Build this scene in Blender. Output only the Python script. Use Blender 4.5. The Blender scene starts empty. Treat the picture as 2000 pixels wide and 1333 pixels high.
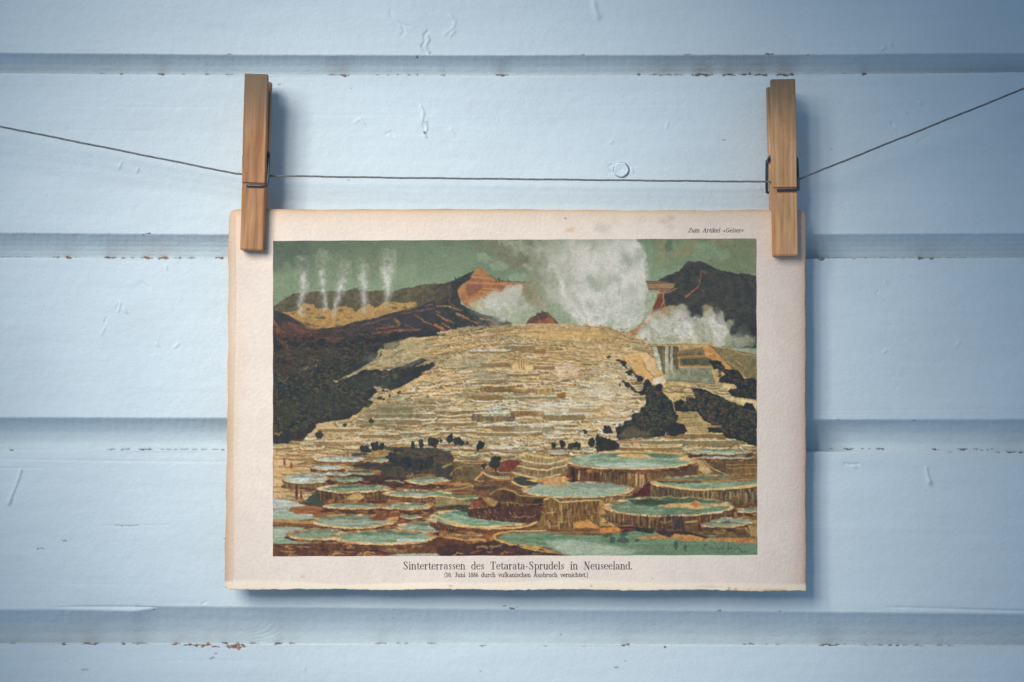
import bpy, bmesh, math, random
import numpy as np
from mathutils import Vector, Matrix

# ================================================================= units, camera, light
# One "px" is 0.2 mm; px positions are measured on the wall plane (y = 0), depth d comes out of the wall.
S = 0.0002
DP = 3600.0                                    # camera distance from the wall, in px units
CX, CY = 1000.0, 666.5

def W(px, py, d=0.0):
    """point that stands d in front of the wall and is seen at (px, py)"""
    k = (DP-d)/DP
    return Vector(((px-CX)*k*S, -d*S, (CY-py)*k*S))

scene = bpy.context.scene
cam_d = bpy.data.cameras.new('camera'); cam = bpy.data.objects.new('camera', cam_d); scene.collection.objects.link(cam)
cam.location = (0, -DP*S, 0); cam.rotation_euler = (math.pi/2, 0, 0)
cam_d.sensor_width = 36; cam_d.lens = 36*DP/2000; cam_d.clip_start = .01; cam_d.clip_end = 50
scene.camera = cam

world = bpy.data.worlds.new("World"); scene.world = world; world.use_nodes = True
bg = world.node_tree.nodes['Background']; bg.inputs[0].default_value = (.43, .68, 1.0, 1); bg.inputs[1].default_value = 0.33

def spot(name, loc, aim, power, size, radius, col):
    l = bpy.data.lights.new(name, 'SPOT'); o = bpy.data.objects.new(name, l); scene.collection.objects.link(o)
    l.energy = power; l.spot_size = math.radians(size); l.spot_blend = 1.0; l.shadow_soft_size = radius; l.color = col
    o.location = loc; o.rotation_euler = (aim-loc).to_track_quat('-Z', 'Y').to_euler()
    return o
# soft key, upper left: nine spots, cones narrowed to add lens-like corner darkening
KC = Vector(((-1500-CX)*S, -4500*S, (CY+1500)*S)); AIM = W(865, 800)
side_ = (AIM-KC).cross(Vector((0, 0, 1))).normalized(); up_ = side_.cross((AIM-KC)).normalized()
KEY_SPOTS = [(a_, b_) for a_ in (-1, 0, 1) for b_ in (-1, 0, 1)]; SPOT_GAP = .175
for a_, b_ in KEY_SPOTS:
    spot('key_spot', KC+side_*a_*SPOT_GAP+up_*b_*SPOT_GAP, AIM, 6.5, 23.3, .095, (1.0, .985, .92))

scene.view_settings.view_transform = 'Standard'; scene.view_settings.look = 'None'
scene.view_settings.exposure = 0; scene.view_settings.gamma = 1; scene.view_settings.use_curve_mapping = False
scene.cycles.max_bounces = 6; scene.cycles.diffuse_bounces = 3

# ================================================================= helpers
def tag(o, label=None, cat=None, group=None, kind=None):
    if label: o['label'] = label
    if cat: o['category'] = cat
    if group: o['group'] = group
    if kind: o['kind'] = kind
    return o
def empty(name, loc, rot=(0, 0, 0)):
    o = bpy.data.objects.new(name, None); scene.collection.objects.link(o); o.location = loc; o.rotation_euler = rot
    o.empty_display_size = .01
    return o
def link(name, me, mat, parent=None, smooth=True):
    o = bpy.data.objects.new(name, me); scene.collection.objects.link(o)
    me.materials.clear(); me.materials.append(mat)
    if smooth: me.polygons.foreach_set('use_smooth', np.ones(len(me.polygons), bool))
    if parent is not None: o.parent = parent
    return o
def grid_mesh(name, V, C=None):
    """V: rows x cols x 3 positions, C: rows x cols x 3 linear colours"""
    r, c = V.shape[:2]
    me = bpy.data.meshes.new(name)
    me.vertices.add(r*c); me.vertices.foreach_set('co', V.astype(np.float32).ravel())
    i = np.arange(r*c).reshape(r, c)
    q = np.stack([i[:-1, :-1], i[1:, :-1], i[1:, 1:], i[:-1, 1:]], -1).reshape(-1, 4)
    n = len(q)
    me.loops.add(n*4); me.loops.foreach_set('vertex_index', q.ravel().astype(np.int32))
    me.polygons.add(n); me.polygons.foreach_set('loop_start', (np.arange(n)*4).astype(np.int32))
    me.polygons.foreach_set('loop_total', np.full(n, 4, np.int32))
    me.update(calc_edges=True)
    if C is not None:
        a = me.color_attributes.new('Col', 'FLOAT_COLOR', 'POINT')
        cc = np.ones((r*c, 4), np.float32); cc[:, :3] = C.reshape(-1, 3); a.data.foreach_set('color', cc.ravel())
    return me
def lin(c):
    c = np.asarray(c, np.float32)
    return np.where(c <= .04045, c/12.92, ((c+.055)/1.055)**2.4)
def unproj(PX, PY, D):
    k = (DP-D)/DP
    return np.stack([(PX-CX)*k*S, -D*S, (CY-PY)*k*S], -1)

def new_mat(name, rough=.6, spec=.3):
    m = bpy.data.materials.new(name); m.use_nodes = True
    nt = m.node_tree; b = nt.nodes['Principled BSDF']
    b.inputs['Roughness'].default_value = rough; b.inputs['Specular IOR Level'].default_value = spec
    return m, nt, b
def bump_chain(nt, b, layers):
    """layers: (scale vector, noise scale, detail, strength, distance)"""
    tc = nt.nodes.new('ShaderNodeTexCoord'); prev = None
    for sc, ns, det, st, dist in layers:
        mp = nt.nodes.new('ShaderNodeMapping'); mp.inputs['Scale'].default_value = sc
        nt.links.new(tc.outputs['Object'], mp.inputs[0])
        n = nt.nodes.new('ShaderNodeTexNoise'); n.inputs['Scale'].default_value = ns; n.inputs['Detail'].default_value = det
        nt.links.new(mp.outputs[0], n.inputs['Vector'])
        bm = nt.nodes.new('ShaderNodeBump'); bm.inputs['Strength'].default_value = st; bm.inputs['Distance'].default_value = dist
        nt.links.new(n.outputs['Fac'], bm.inputs['Height'])
        if prev is not None: nt.links.new(prev.outputs[0], bm.inputs['Normal'])
        prev = bm
    nt.links.new(prev.outputs[0], b.inputs['Normal'])
    return tc

# ================================================================= materials
def vcol_mat(name, rough, spec, layers, mottling=None):
    m, nt, b = new_mat(name, rough, spec)
    at = nt.nodes.new('ShaderNodeVertexColor'); at.layer_name = 'Col'
    tc = bump_chain(nt, b, layers)
    out = at.outputs['Color']
    if mottling:
        for sc, ns, amt in mottling:
            mp = nt.nodes.new('ShaderNodeMapping'); mp.inputs['Scale'].default_value = sc
            nt.links.new(tc.outputs['Object'], mp.inputs[0])
            n = nt.nodes.new('ShaderNodeTexNoise'); n.inputs['Scale'].default_value = ns; n.inputs['Detail'].default_value = 4
            nt.links.new(mp.outputs[0], n.inputs['Vector'])
            mr = nt.nodes.new('ShaderNodeMapRange'); mr.inputs['From Min'].default_value = .3; mr.inputs['From Max'].default_value = .7
            mr.inputs['To Min'].default_value = 1-amt; mr.inputs['To Max'].default_value = 1+amt
            nt.links.new(n.outputs['Fac'], mr.inputs['Value'])
            mx = nt.nodes.new('ShaderNodeVectorMath'); mx.operation = 'SCALE'
            nt.links.new(out, mx.inputs[0]); nt.links.new(mr.outputs[0], mx.inputs['Scale']); out = mx.outputs[0]
    nt.links.new(out, b.inputs['Base Color'])
    return m
M_paint = vcol_mat('painted_wood', .52, .30, [((1, 1, 7), 55, 5, .13, .0006), ((1, 1, 1), 900, 3, .34, .00025), ((1, 1, 30), 90, 3, .07, .0003), ((1, 1, 1), 260, 4, .42, .0006)],
                   [((1, 1, 6), 22, .014), ((1, 1, 1), 1700, .045), ((1, 1, 1), 14, .022), ((1, 1, 3), 45, .014)])
M_paper = vcol_mat('aged_paper', .85, .12, [((1, 1, 1), 760, 3, .55, .0004), ((1, 1, 1), 1900, 2, .35, .00015), ((1, 1, 1), 60, 3, .3, .0008)],
                   [((1, 1, 1), 40, .03), ((1, 1, 1), 1500, .05)])
M_print = vcol_mat('printing_ink_picture', .75, .16, [((1, 1, 1), 700, 4, .35, .0003), ((1, 1, 1), 1900, 2, .25, .00015)])
M_ink, nt_, b_ = new_mat('black_ink', .8, .1); b_.inputs['Base Color'].default_value = (.045, .045, .052, 1)

def wood_mat(name, c1, c2, c3, grip_grey, seed):
    m, nt, b = new_mat(name, .62, .28)
    tc = nt.nodes.new('ShaderNodeTexCoord')
    def noise(sc, ns, det, off=0.0, dist=0.0):
        mp = nt.nodes.new('ShaderNodeMapping'); mp.inputs['Scale'].default_value = sc; mp.inputs['Location'].default_value = (seed+off, seed*.7, off)
        nt.links.new(tc.outputs['Object'], mp.inputs[0])
        n = nt.nodes.new('ShaderNodeTexNoise'); n.inputs['Scale'].default_value = ns; n.inputs['Detail'].default_value = det; n.inputs['Distortion'].default_value = dist
        nt.links.new(mp.outputs[0], n.inputs['Vector']); return n.outputs['Fac']
    g = noise((1, 1, .05), 620, 4, 0, .6)
    cr = nt.nodes.new('ShaderNodeValToRGB'); e = cr.color_ramp.elements
    e[0].position = .30; e[0].color = (*c1, 1); e[1].position = .72; e[1].color = (*c3, 1); k = e.new(.5); k.color = (*c2, 1)
    nt.links.new(g, cr.inputs[0])
    # broad bands of lighter and darker wood
    g2 = noise((1, 1, .035), 150, 2, 3)
    mr = nt.nodes.new('ShaderNodeMapRange'); mr.inputs['From Min'].default_value = .35; mr.inputs['From Max'].default_value = .65; mr.inputs['To Min'].default_value = .84; mr.inputs['To Max'].default_value = 1.13
    nt.links.new(g2, mr.inputs['Value'])
    mx = nt.nodes.new('ShaderNodeVectorMath'); mx.operation = 'SCALE'; nt.links.new(cr.outputs[0], mx.inputs[0]); nt.links.new(mr.outputs[0], mx.inputs['Scale'])
    # redder patches where the timber is denser
    g5 = noise((1, 1, .22), 110, 3, 23)
    mr5 = nt.nodes.new('ShaderNodeMapRange'); mr5.inputs['From Min'].default_value = .48; mr5.inputs['From Max'].default_value = .68
    nt.links.new(g5, mr5.inputs['Value'])
    mx5 = nt.nodes.new('ShaderNodeMix'); mx5.data_type = 'RGBA'; mx5.blend_type = 'MULTIPLY'; mx5.inputs['B'].default_value = (.93, .74, .58, 1)
    nt.links.new(mr5.outputs[0], mx5.inputs['Factor']); nt.links.new(mx.outputs[0], mx5.inputs['A'])
    # greyer and darker towards the grip end, broken up with noise
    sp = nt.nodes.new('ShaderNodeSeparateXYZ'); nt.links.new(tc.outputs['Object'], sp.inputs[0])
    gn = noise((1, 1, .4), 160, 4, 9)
    mr2 = nt.nodes.new('ShaderNodeMapRange'); mr2.inputs['From Min'].default_value = .009; mr2.inputs['From Max'].default_value = .036; mr2.inputs['To Min'].default_value = -.25; mr2.inputs['To Max'].default_value = grip_grey-.3
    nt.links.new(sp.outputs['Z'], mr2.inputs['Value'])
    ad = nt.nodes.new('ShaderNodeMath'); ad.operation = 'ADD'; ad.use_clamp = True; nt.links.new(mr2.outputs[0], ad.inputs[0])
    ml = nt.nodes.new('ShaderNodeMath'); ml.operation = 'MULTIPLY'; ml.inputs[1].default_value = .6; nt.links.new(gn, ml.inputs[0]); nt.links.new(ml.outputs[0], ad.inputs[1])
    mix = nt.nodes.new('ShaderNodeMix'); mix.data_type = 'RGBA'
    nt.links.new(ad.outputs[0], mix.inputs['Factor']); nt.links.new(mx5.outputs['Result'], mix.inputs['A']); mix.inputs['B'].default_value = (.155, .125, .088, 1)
    # small specks
    sn = noise((1, 1, .6), 900, 2, 17)
    mr3 = nt.nodes.new('ShaderNodeMapRange'); mr3.inputs['From Min'].default_value = .30; mr3.inputs['From Max'].default_value = .36; mr3.inputs['To Min'].default_value = .84; mr3.inputs['To Max'].default_value = 1
    nt.links.new(sn, mr3.inputs['Value'])
    mx2 = nt.nodes.new('ShaderNodeVectorMath'); mx2.operation = 'SCALE'; nt.links.new(mix.outputs['Result'], mx2.inputs[0]); nt.links.new(mr3.outputs[0], mx2.inputs['Scale'])
    nt.links.new(mx2.outputs[0], b.inputs['Base Color'])
    bm = nt.nodes.new('ShaderNodeBump'); bm.inputs['Strength'].default_value = .35; bm.inputs['Distance'].default_value = .0003
    nt.links.new(g, bm.inputs['Height'])
    n4 = noise((1, 1, 1), 1500, 2, 5)
    bm2 = nt.nodes.new('ShaderNodeBump'); bm2.inputs['Strength'].default_value = .25; bm2.inputs['Distance'].default_value = .0002
    nt.links.new(n4, bm2.inputs['Height']); nt.links.new(bm.outputs[0], bm2.inputs['Normal']); nt.links.new(bm2.outputs[0], b.inputs['Normal'])
    return m
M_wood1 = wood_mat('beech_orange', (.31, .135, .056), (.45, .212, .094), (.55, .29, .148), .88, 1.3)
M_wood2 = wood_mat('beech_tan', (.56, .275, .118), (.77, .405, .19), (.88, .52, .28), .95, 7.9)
M_steel, nt_, b_ = new_mat('dull_steel', .34, .5); b_.inputs['Base Color'].default_value = (.10, .125, .16, 1); b_.inputs['Metallic'].default_value = .75
M_twine, nt_, b_ = new_mat('twisted_twine', .85, .15)
tcn = nt_.nodes.new('ShaderNodeTexCoord'); wv = nt_.nodes.new('ShaderNodeTexNoise'); wv.inputs['Scale'].default_value = 900
nt_.links.new(tcn.outputs['Object'], wv.inputs['Vector']); crn = nt_.nodes.new('ShaderNodeValToRGB')
crn.color_ramp.elements[0].color = (.14, .13, .135, 1); crn.color_ramp.elements[1].color = (.26, .24, .235, 1); crn.color_ramp.elements[0].position = .3; crn.color_ramp.elements[1].position = .7
nt_.links.new(wv.outputs['Fac'], crn.inputs[0]); nt_.links.new(crn.outputs[0], b_.inputs['Base Color'])

# ---------------------------------------------------------------- the printed picture, painted with numpy
PX0, PY0, PW, PH = 533, 469, 945, 616          # picture area in photo pixels
_YY, _XX = np.mgrid[0:PH, 0:PW].astype(np.float32)
_XX += PX0; _YY += PY0
_rs = np.random.RandomState(7)

def vnoise(h, w, sy, sx, seed):
    r = np.random.RandomState(seed)
    gh, gw = int(h/sy)+3, int(w/sx)+3
    g = r.rand(gh, gw).astype(np.float32)
    y = np.arange(h)/sy; x = np.arange(w)/sx
    yi = y.astype(int); xi = x.astype(int)
    fy = (y-yi).astype(np.float32); fx = (x-xi).astype(np.float32)
    fy = fy*fy*(3-2*fy); fx = fx*fx*(3-2*fx)
    fy = fy[:, None]; fx = fx[None, :]
    a = g[yi][:, xi]; b = g[yi][:, xi+1]; c = g[yi+1][:, xi]; d = g[yi+1][:, xi+1]
    return (a*(1-fx)+b*fx)*(1-fy) + (c*(1-fx)+d*fx)*fy - .5

def fbm(h, w, sy, sx, seed, octv=4):
    o = np.zeros((h, w), np.float32); am = 1.0; t = 0
    for k in range(octv):
        o += am*vnoise(h, w, max(sy/2**k, 1), max(sx/2**k, 1), seed+k*17); t += am; am *= .55
    return o*2/t          # about -1..1

class Canvas:
    def __init__(s):
        s.img = np.zeros((PH, PW, 3), np.float32)
        s.w1 = fbm(PH, PW, 14, 14, 11); s.w2 = fbm(PH, PW, 14, 14, 51)
        s.v1 = fbm(PH, PW, 4, 4, 91, 2); s.v2 = fbm(PH, PW, 4, 4, 131, 2)
        s.tex = fbm(PH, PW, 7, 7, 201); s.hs = fbm(PH, PW, 3, 18, 301); s.vs = fbm(PH, PW, 16, 2.5, 401)
        s.big = fbm(PH, PW, 60, 60, 501); s.mid = fbm(PH, PW, 25, 25, 601)
    def box(s, x0, y0, x1, y1, pad=12):
        a = max(int(x0-pad)-PX0, 0); b = min(int(x1+pad)-PX0, PW); c = max(int(y0-pad)-PY0, 0); d = min(int(y1+pad)-PY0, PH)
        return slice(c, max(d, c)), slice(a, max(b, a))
    def coords(s, sl, rough, fine):
        return (_XX[sl]+s.w1[sl]*rough+s.v1[sl]*fine, _YY[sl]+s.w2[sl]*rough+s.v2[sl]*fine)
    def poly(s, pts, col, rough=2.5, fine=1.2, soft=0.0, a=1.0, vary=.10, tex='tex', col2=None):
        p = np.array(pts, np.float32)
        sl = s.box(p[:, 0].min(), p[:, 1].min(), p[:, 0].max(), p[:, 1].max(), 12+soft*2)
        X, Y = s.coords(sl, rough, fine)
        if X.size == 0: return
        ins = np.zeros(X.shape, bool); dist = np.full(X.shape, 1e9, np.float32)
        n = len(p)
        for i in range(n):
            x1, y1 = p[i]; x2, y2 = p[(i+1) % n]
            c = ((y1 > Y) != (y2 > Y)) & (X < (x2-x1)*(Y-y1)/((y2-y1) if y2 != y1 else 1e-6)+x1)
            ins ^= c
            dx, dy = x2-x1, y2-y1
            t = np.clip(((X-x1)*dx+(Y-y1)*dy)/(dx*dx+dy*dy+1e-6), 0, 1)
            dist = np.minimum(dist, (X-x1-t*dx)**2+(Y-y1-t*dy)**2)
        sd = np.sqrt(dist)*np.where(ins, 1, -1)
        m = np.clip(sd/max(soft, .7)*.5+.5, 0, 1); m = m*m*(3-2*m)
        s.put(sl, m*a, col, vary, tex, col2)
    def put(s, sl, m, col, vary=.1, tex='tex', col2=None):
        c = np.array(col, np.float32)/255
        t = getattr(s, tex)[sl]
        if col2 is not None:
            k = np.clip(t*1.6+.5, 0, 1)[..., None]
            cc = c*(1-k)+np.array(col2, np.float32)/255*k
        else:
            cc = c*(1+t[..., None]*vary*2)
        m = m[..., None]
        s.img[sl] = s.img[sl]*(1-m)+cc*m
    def line(s, pts, w, col, a=1.0, rough=1.5, fine=.8, w2=None, soft=.8, vary=.08, tex='tex', col2=None):
        p = np.array(pts, np.float32)
        sl = s.box(p[:, 0].min(), p[:, 1].min(), p[:, 0].max(), p[:, 1].max(), 8+w*1.5)
        X, Y = s.coords(sl, rough, fine)
        if X.size == 0: return
        best = np.full(X.shape, -1e9, np.float32); n = len(p)
        w2 = w if w2 is None else w2
        for i in range(n-1):
            x1, y1 = p[i]; x2, y2 = p[i+1]; dx, dy = x2-x1, y2-y1
            t = np.clip(((X-x1)*dx+(Y-y1)*dy)/(dx*dx+dy*dy+1e-6), 0, 1)
            d = np.sqrt((X-x1-t*dx)**2+(Y-y1-t*dy)**2)
            ww = w+(w2-w)*(i+t)/(n-1)
            best = np.maximum(best, ww/2-d)
        m = np.clip(best/soft*.5+.5, 0, 1)
        s.put(sl, m*a, col, vary, tex, col2)
    def blob(s, cx, cy, rx, ry, col, a=1.0, rough=6, fine=1, hard=1.0, vary=.06, tex='tex', rot=0, col2=None):
        r = max(rx, ry)*1.6
        sl = s.box(cx-r, cy-r, cx+r, cy+r)
        X, Y = s.coords(sl, rough, fine)
        if X.size == 0: return
        u = X-cx; v = Y-cy
        if rot:
            ca, sa = math.cos(rot), math.sin(rot); u, v = u*ca+v*sa, -u*sa+v*ca
        d = np.sqrt((u/rx)**2+(v/ry)**2)
        m = np.clip((1.25-d)*hard*2, 0, 1); m = m*m*(3-2*m)
        s.put(sl, m*a, col, vary, tex, col2)
    def ell(s, cx, cy, rx, ry, col, a=1.0, vary=.08, tex='hs', rough=.8, fine=.5, col2=None):
        sl = s.box(cx-rx, cy-ry, cx+rx, cy+ry, 5)
        X, Y = s.coords(sl, rough, fine)
        if X.size == 0: return
        d = np.sqrt(((X-cx)/rx)**2+((Y-cy)/ry)**2)
        m = np.clip((1-d)*min(rx, ry)+.5, 0, 1)
        s.put(sl, m*a, col, vary, tex, col2)
    def pool(s, cx, cy, rx, ry, h, water=(122, 148, 130), rim=(216, 182, 126), wall=(112, 92, 66), wall2=(84, 66, 58), rw=3.2, water2=(152, 170, 154), shore=None):
        h = max(int(h), 1)
        rr = random.Random(int(cx*13+cy*7))
        for k in range(h+3, 0, -1):
            f = k/(h+3)
            c = [wall[i]*(1.12-f*.42)+wall2[i]*0 for i in range(3)]
            sh = 1-.05*f+.03*f*f
            s.ell(cx+1.5*f, cy+k, rx*sh, ry*sh, c, 1 if f < .65 else 1-(f-.65)*1.7, .3, 'vs', 3.5, 1.6, wall2)
        # dripstone ribs and hollows down the wall
        for _ in range(int(rx*(1.1 if h > 9 else .5))):
            u = rr.uniform(-.98, .98); x = cx+u*rx; yb = cy+ry*math.sqrt(1-u*u)
            ln = rr.uniform(.25, 1.1)*h; y0 = rr.uniform(0, .4)*h
            cc = rr.choice([tuple(q*.86 for q in rim), wall, tuple(min(q*1.22, 230) for q in wall), wall2, (72, 60, 58), (96, 74, 60), (124, 78, 58)])
            s.line([(x, yb+1+y0), (x*.985+cx*.015+rr.uniform(-3, 3), yb+y0+ln)], rr.uniform(1.0, 3.2), cc, .62, 1.5, 1.2, .8)
        for _ in range(int(rx*.35)):
            u = rr.uniform(-.98, .98); x = cx+u*rx; yb = cy+ry*math.sqrt(1-u*u)+h+rr.uniform(-2, 3)
            s.blob(x, yb, rr.uniform(3, 9), rr.uniform(1.2, 3), rr.choice([(92, 64, 56), (140, 92, 62), (176, 128, 82), (70, 60, 62)]), .7, 2, 1.2, 2)
        s.ell(cx, cy+2.0, rx+.6, ry+.8, (98, 70, 56), .6, .1, 'tex', 3, 1)
        s.ell(cx, cy, rx, ry, rim, 1, .18, 'tex', 3, 1, [q*.82 for q in rim])
        wr = (rx-rw*1.7, max(ry-rw*.62, 1)); wy = cy-rw*.22
        s.ell(cx, wy-.4, wr[0]+1.0, wr[1]+.7, (96, 92, 70), .75, .1, 'tex', 3, 1)
        s.ell(cx, wy+.3, wr[0], wr[1], [q*.94 for q in water], 1, .12, 'hs', 3, 1, water2)
        s.ell(cx-wr[0]*.2, wy+wr[1]*.25, wr[0]*.66, wr[1]*.55, water2, .34, .1, 'hs', 4, 1)
        s.ell(cx+wr[0]*.15, wy-wr[1]*.55, wr[0]*.75, wr[1]*.38, [q*.68 for q in water], .55, .1, 'hs', 4, 1)
        for _ in range(int(rx/2.5)):
            u = rr.uniform(-.85, .85); v = rr.uniform(-.75, .75)*math.sqrt(1-u*u); q = rr.choice([water2, [q*.76 for q in water], (150, 176, 160), (92, 116, 96)])
            s.line([(cx+u*wr[0]-rr.uniform(2, 9), wy+v*wr[1]), (cx+u*wr[0]+rr.uniform(2, 9), wy+v*wr[1])], 1.1, q, .45, .5, .5)
        for _ in range(int(rx/1.6)):
            a = rr.uniform(0, 6.28)
            x = cx+math.cos(a)*(rx-rw*.8); y = cy+math.sin(a)*(ry-rw*.35)
            s.blob(x, y, rw*rr.uniform(.6, 2.2), rw*.42, rr.choice([(228, 200, 156), (206, 168, 112), (150, 108, 72), (120, 88, 64)] if math.sin(a) < 0 else [(228, 200, 156), (216, 182, 128), (176, 128, 84)]), .5, 1, .6, 2)
    def steam(s, X0, Y0, X1, Y1, shape, lo, hi, seed, sx=26, sy=34, amt=1.0, tilt=0.0):
        """billowing steam: swirl-warped noise between a grey-green and a pinkish white inside a soft shape"""
        sl = s.box(X0, Y0, X1, Y1, 0)
        n = fbm(PH, PW, sy, sx, seed, 5)
        q1 = fbm(PH, PW, 30, 30, seed+5, 3); q2 = fbm(PH, PW, 30, 30, seed+9, 3)
        yy = np.clip(_YY[sl]-PY0+q1[sl]*26, 0, PH-1).astype(int); xx = np.clip(_XX[sl]-PX0+q2[sl]*26+tilt*(_YY[sl]-Y0), 0, PW-1).astype(int)
        v = n[yy, xx]; fine = fbm(PH, PW, 7, 7, seed+31, 3)[yy, xx]
        v = np.clip(v*1.5+.5+fine*.22, 0, 1)
        m = shape(_XX[sl]+q2[sl]*16+fbm(PH, PW, 12, 12, seed+77, 2)[sl]*5, _YY[sl]+q1[sl]*16+fbm(PH, PW, 12, 12, seed+78, 2)[sl]*5)
        m = np.clip(m, 0, 1)[..., None]*amt
        col = (np.array(lo)*(1-v[..., None])+np.array(hi)*v[..., None])/255
        s.img[sl] = s.img[sl]*(1-m)+col*m

def T(ox, oy, *uv):
    return [(ox+uv[i]/6.06, oy+uv[i+1]/6.06) for i in range(0, len(uv), 2)]

def paint_picture():
    c = Canvas(); R = random.Random(5)
    P, L, B = c.poly, c.line, c.blob
    A_ = (530, 460); B_ = (850, 460); C_ = (1170, 460); D_ = (530, 660); E_ = (850, 660); F_ = (1170, 660); G_ = (530, 870); H_ = (850, 870); I_ = (1170, 870)
    def t(o, *uv): return T(o[0], o[1], *uv)
    dark = (58, 66, 72); olive = (104, 98, 74)
    # ---- sky
    g = np.clip((_YY-469)/120, 0, 1)[..., None]
    top = np.array((104, 130, 110), np.float32)/255; low = np.array((132, 162, 140), np.float32)/255
    c.img[:] = top*(1-g)+low*g
    c.img *= (1+c.big*.10+c.mid*.06)[..., None]
    B(550, 490, 60, 40, (80, 98, 96), .55, 10); B(620, 480, 60, 20, (92, 112, 98), .4, 10); B(700, 520, 50, 25, (120, 130, 108), .4, 10)
    B(560, 545, 30, 30, (128, 160, 130), .5, 10)
    B(1440, 500, 70, 45, (112, 124, 96), .6, 10)
    for x, y, rx, ry, a in ((960, 482, 34, 14, .55), (1000, 505, 36, 18, .6), (1030, 480, 40, 14, .5), (1020, 520, 30, 10, .5), (1060, 500, 26, 22, .5), (1090, 480, 30, 14, .4), (1045, 545, 30, 20, .3), (1150, 478, 30, 10, .4)):
        B(x, y, rx, ry, (126, 122, 100), a, 12)
    for x, y, rx, ry in ((1035, 486, 22, 8), (1000, 492, 14, 6), (1075, 486, 16, 8)): B(x, y, rx, ry, (160, 160, 142), .5, 10)
    for x, y, rx, ry in ((1010, 545, 22, 10), (945, 505, 16, 8), (975, 520, 16, 9), (1045, 480, 7, 12)): B(x, y, rx, ry, (136, 164, 142), .7, 8)
    for x, y, rx, ry in ((1295, 480, 12, 26), (1350, 482, 34, 9), (1325, 496, 24, 9), (1410, 474, 26, 7), (1290, 510, 14, 8)): B(x, y, rx, ry, (142, 130, 92), .6, 8)
    for x, y, rx, ry in ((1265, 500, 10, 25), (1285, 535, 24, 10), (1330, 530, 22, 9), (1390, 500, 40, 14), (1310, 478, 10, 8), (1380, 485, 20, 8)): B(x, y, rx, ry, (122, 156, 132), .55, 8)
    B(1306, 482, 7, 14, (88, 112, 96), .7, 5)
    for x, y, rx, ry in ((1075, 478, 40, 12), (1050, 500, 22, 16), (1090, 520, 20, 20), (1000, 478, 24, 8), (1030, 520, 14, 8)): B(x, y, rx, ry, (168, 166, 148), .5, 14, 2)
    for x, y, rx, ry in ((1020, 510, 30, 9), (1060, 540, 14, 12), (985, 495, 16, 9)): B(x, y, rx, ry, (118, 114, 92), .5, 12, 2)
    # ---- left hills behind the fumaroles
    P(t(A_, 10, 840, 120, 770, 240, 690, 330, 665, 620, 655, 760, 650, 900, 640, 1000, 620, 1120, 655, 1300, 640, 1430, 650, 1560, 620, 1700, 600, 1850, 570, 1960, 560, 1960, 900, 1500, 1000, 400, 1120, 10, 900), (106, 100, 78), 1.5, 1.5, col2=(84, 80, 66))
    P(t(A_, 130, 900, 300, 880, 380, 790, 500, 800, 520, 850, 620, 860, 640, 830, 700, 880, 800, 830, 880, 830, 960, 850, 1000, 900, 1060, 850, 1160, 800, 1220, 860, 1340, 790, 1420, 770, 1560, 800, 1700, 770, 1720, 830, 1500, 890, 1300, 960, 1000, 1010, 800, 1070, 560, 1090, 420, 1090, 380, 1030, 240, 960), (186, 144, 84), 2.5, 1.5, .8, col2=(164, 128, 78))
    for q in ((430, 860, 28, 16), (260, 910, 22, 14), (560, 830, 16, 34), (480, 905, 26, 10), (580, 960, 60, 14), (820, 880, 34, 22), (790, 985, 20, 8), (1000, 860, 22, 40), (1180, 800, 26, 30), (1250, 770, 50, 20), (1580, 850, 20, 14), (930, 970, 40, 7), (700, 790, 24, 24), (450, 960, 20, 10), (1460, 850, 30, 16), (640, 905, 16, 8)):
        x, y = t(A_, q[0], q[1])[0]; B(x, y, q[2]/6, q[3]/6, (92, 92, 74), .8, 3)
    P([(838, 556), (850, 556), (880, 549), (900, 544), (900, 590), (860, 600), (820, 602)], (92, 84, 70), 2, 1.5, 2)
    for k in range(70):
        x = R.uniform(545, 895); y = R.uniform(560, 600)
        L([(x, y), (x+R.uniform(4, 14), y+R.uniform(-3, 6))], R.uniform(1, 2.2), R.choice([(76, 76, 64), (124, 112, 82), (98, 92, 74)]), .5)
    # dark ridge (middle left)
    P(t(A_, 10, 880, 60, 880, 180, 930, 320, 1010, 380, 1060, 400, 1100, 520, 1110, 700, 1080, 820, 1070, 920, 1030, 1100, 1000, 1260, 960, 1440, 900, 1600, 890, 1720, 850, 1840, 790, 1960, 760, 1960, 1400, 10, 1400), (60, 64, 70), 1.2, 1.0, col2=(66, 66, 70))
    P(t(B_, 0, 590, 100, 570, 180, 560, 230, 520, 300, 490, 380, 450, 450, 420, 470, 440, 420, 520, 300, 590, 260, 640, 280, 720, 300, 800, 360, 850, 440, 880, 520, 900, 560, 930, 640, 950, 740, 950, 780, 910, 840, 920, 890, 980, 920, 1080, 640, 1100, 480, 1160, 200, 1190, 0, 1200), (66, 68, 70), 1.2, 1.2, col2=(52, 62, 66))
    P(t(B_, 0, 600, 180, 575, 200, 650, 180, 740, 150, 700, 60, 800, 0, 790), (88, 78, 70), 2, 1.5, .8)
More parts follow.
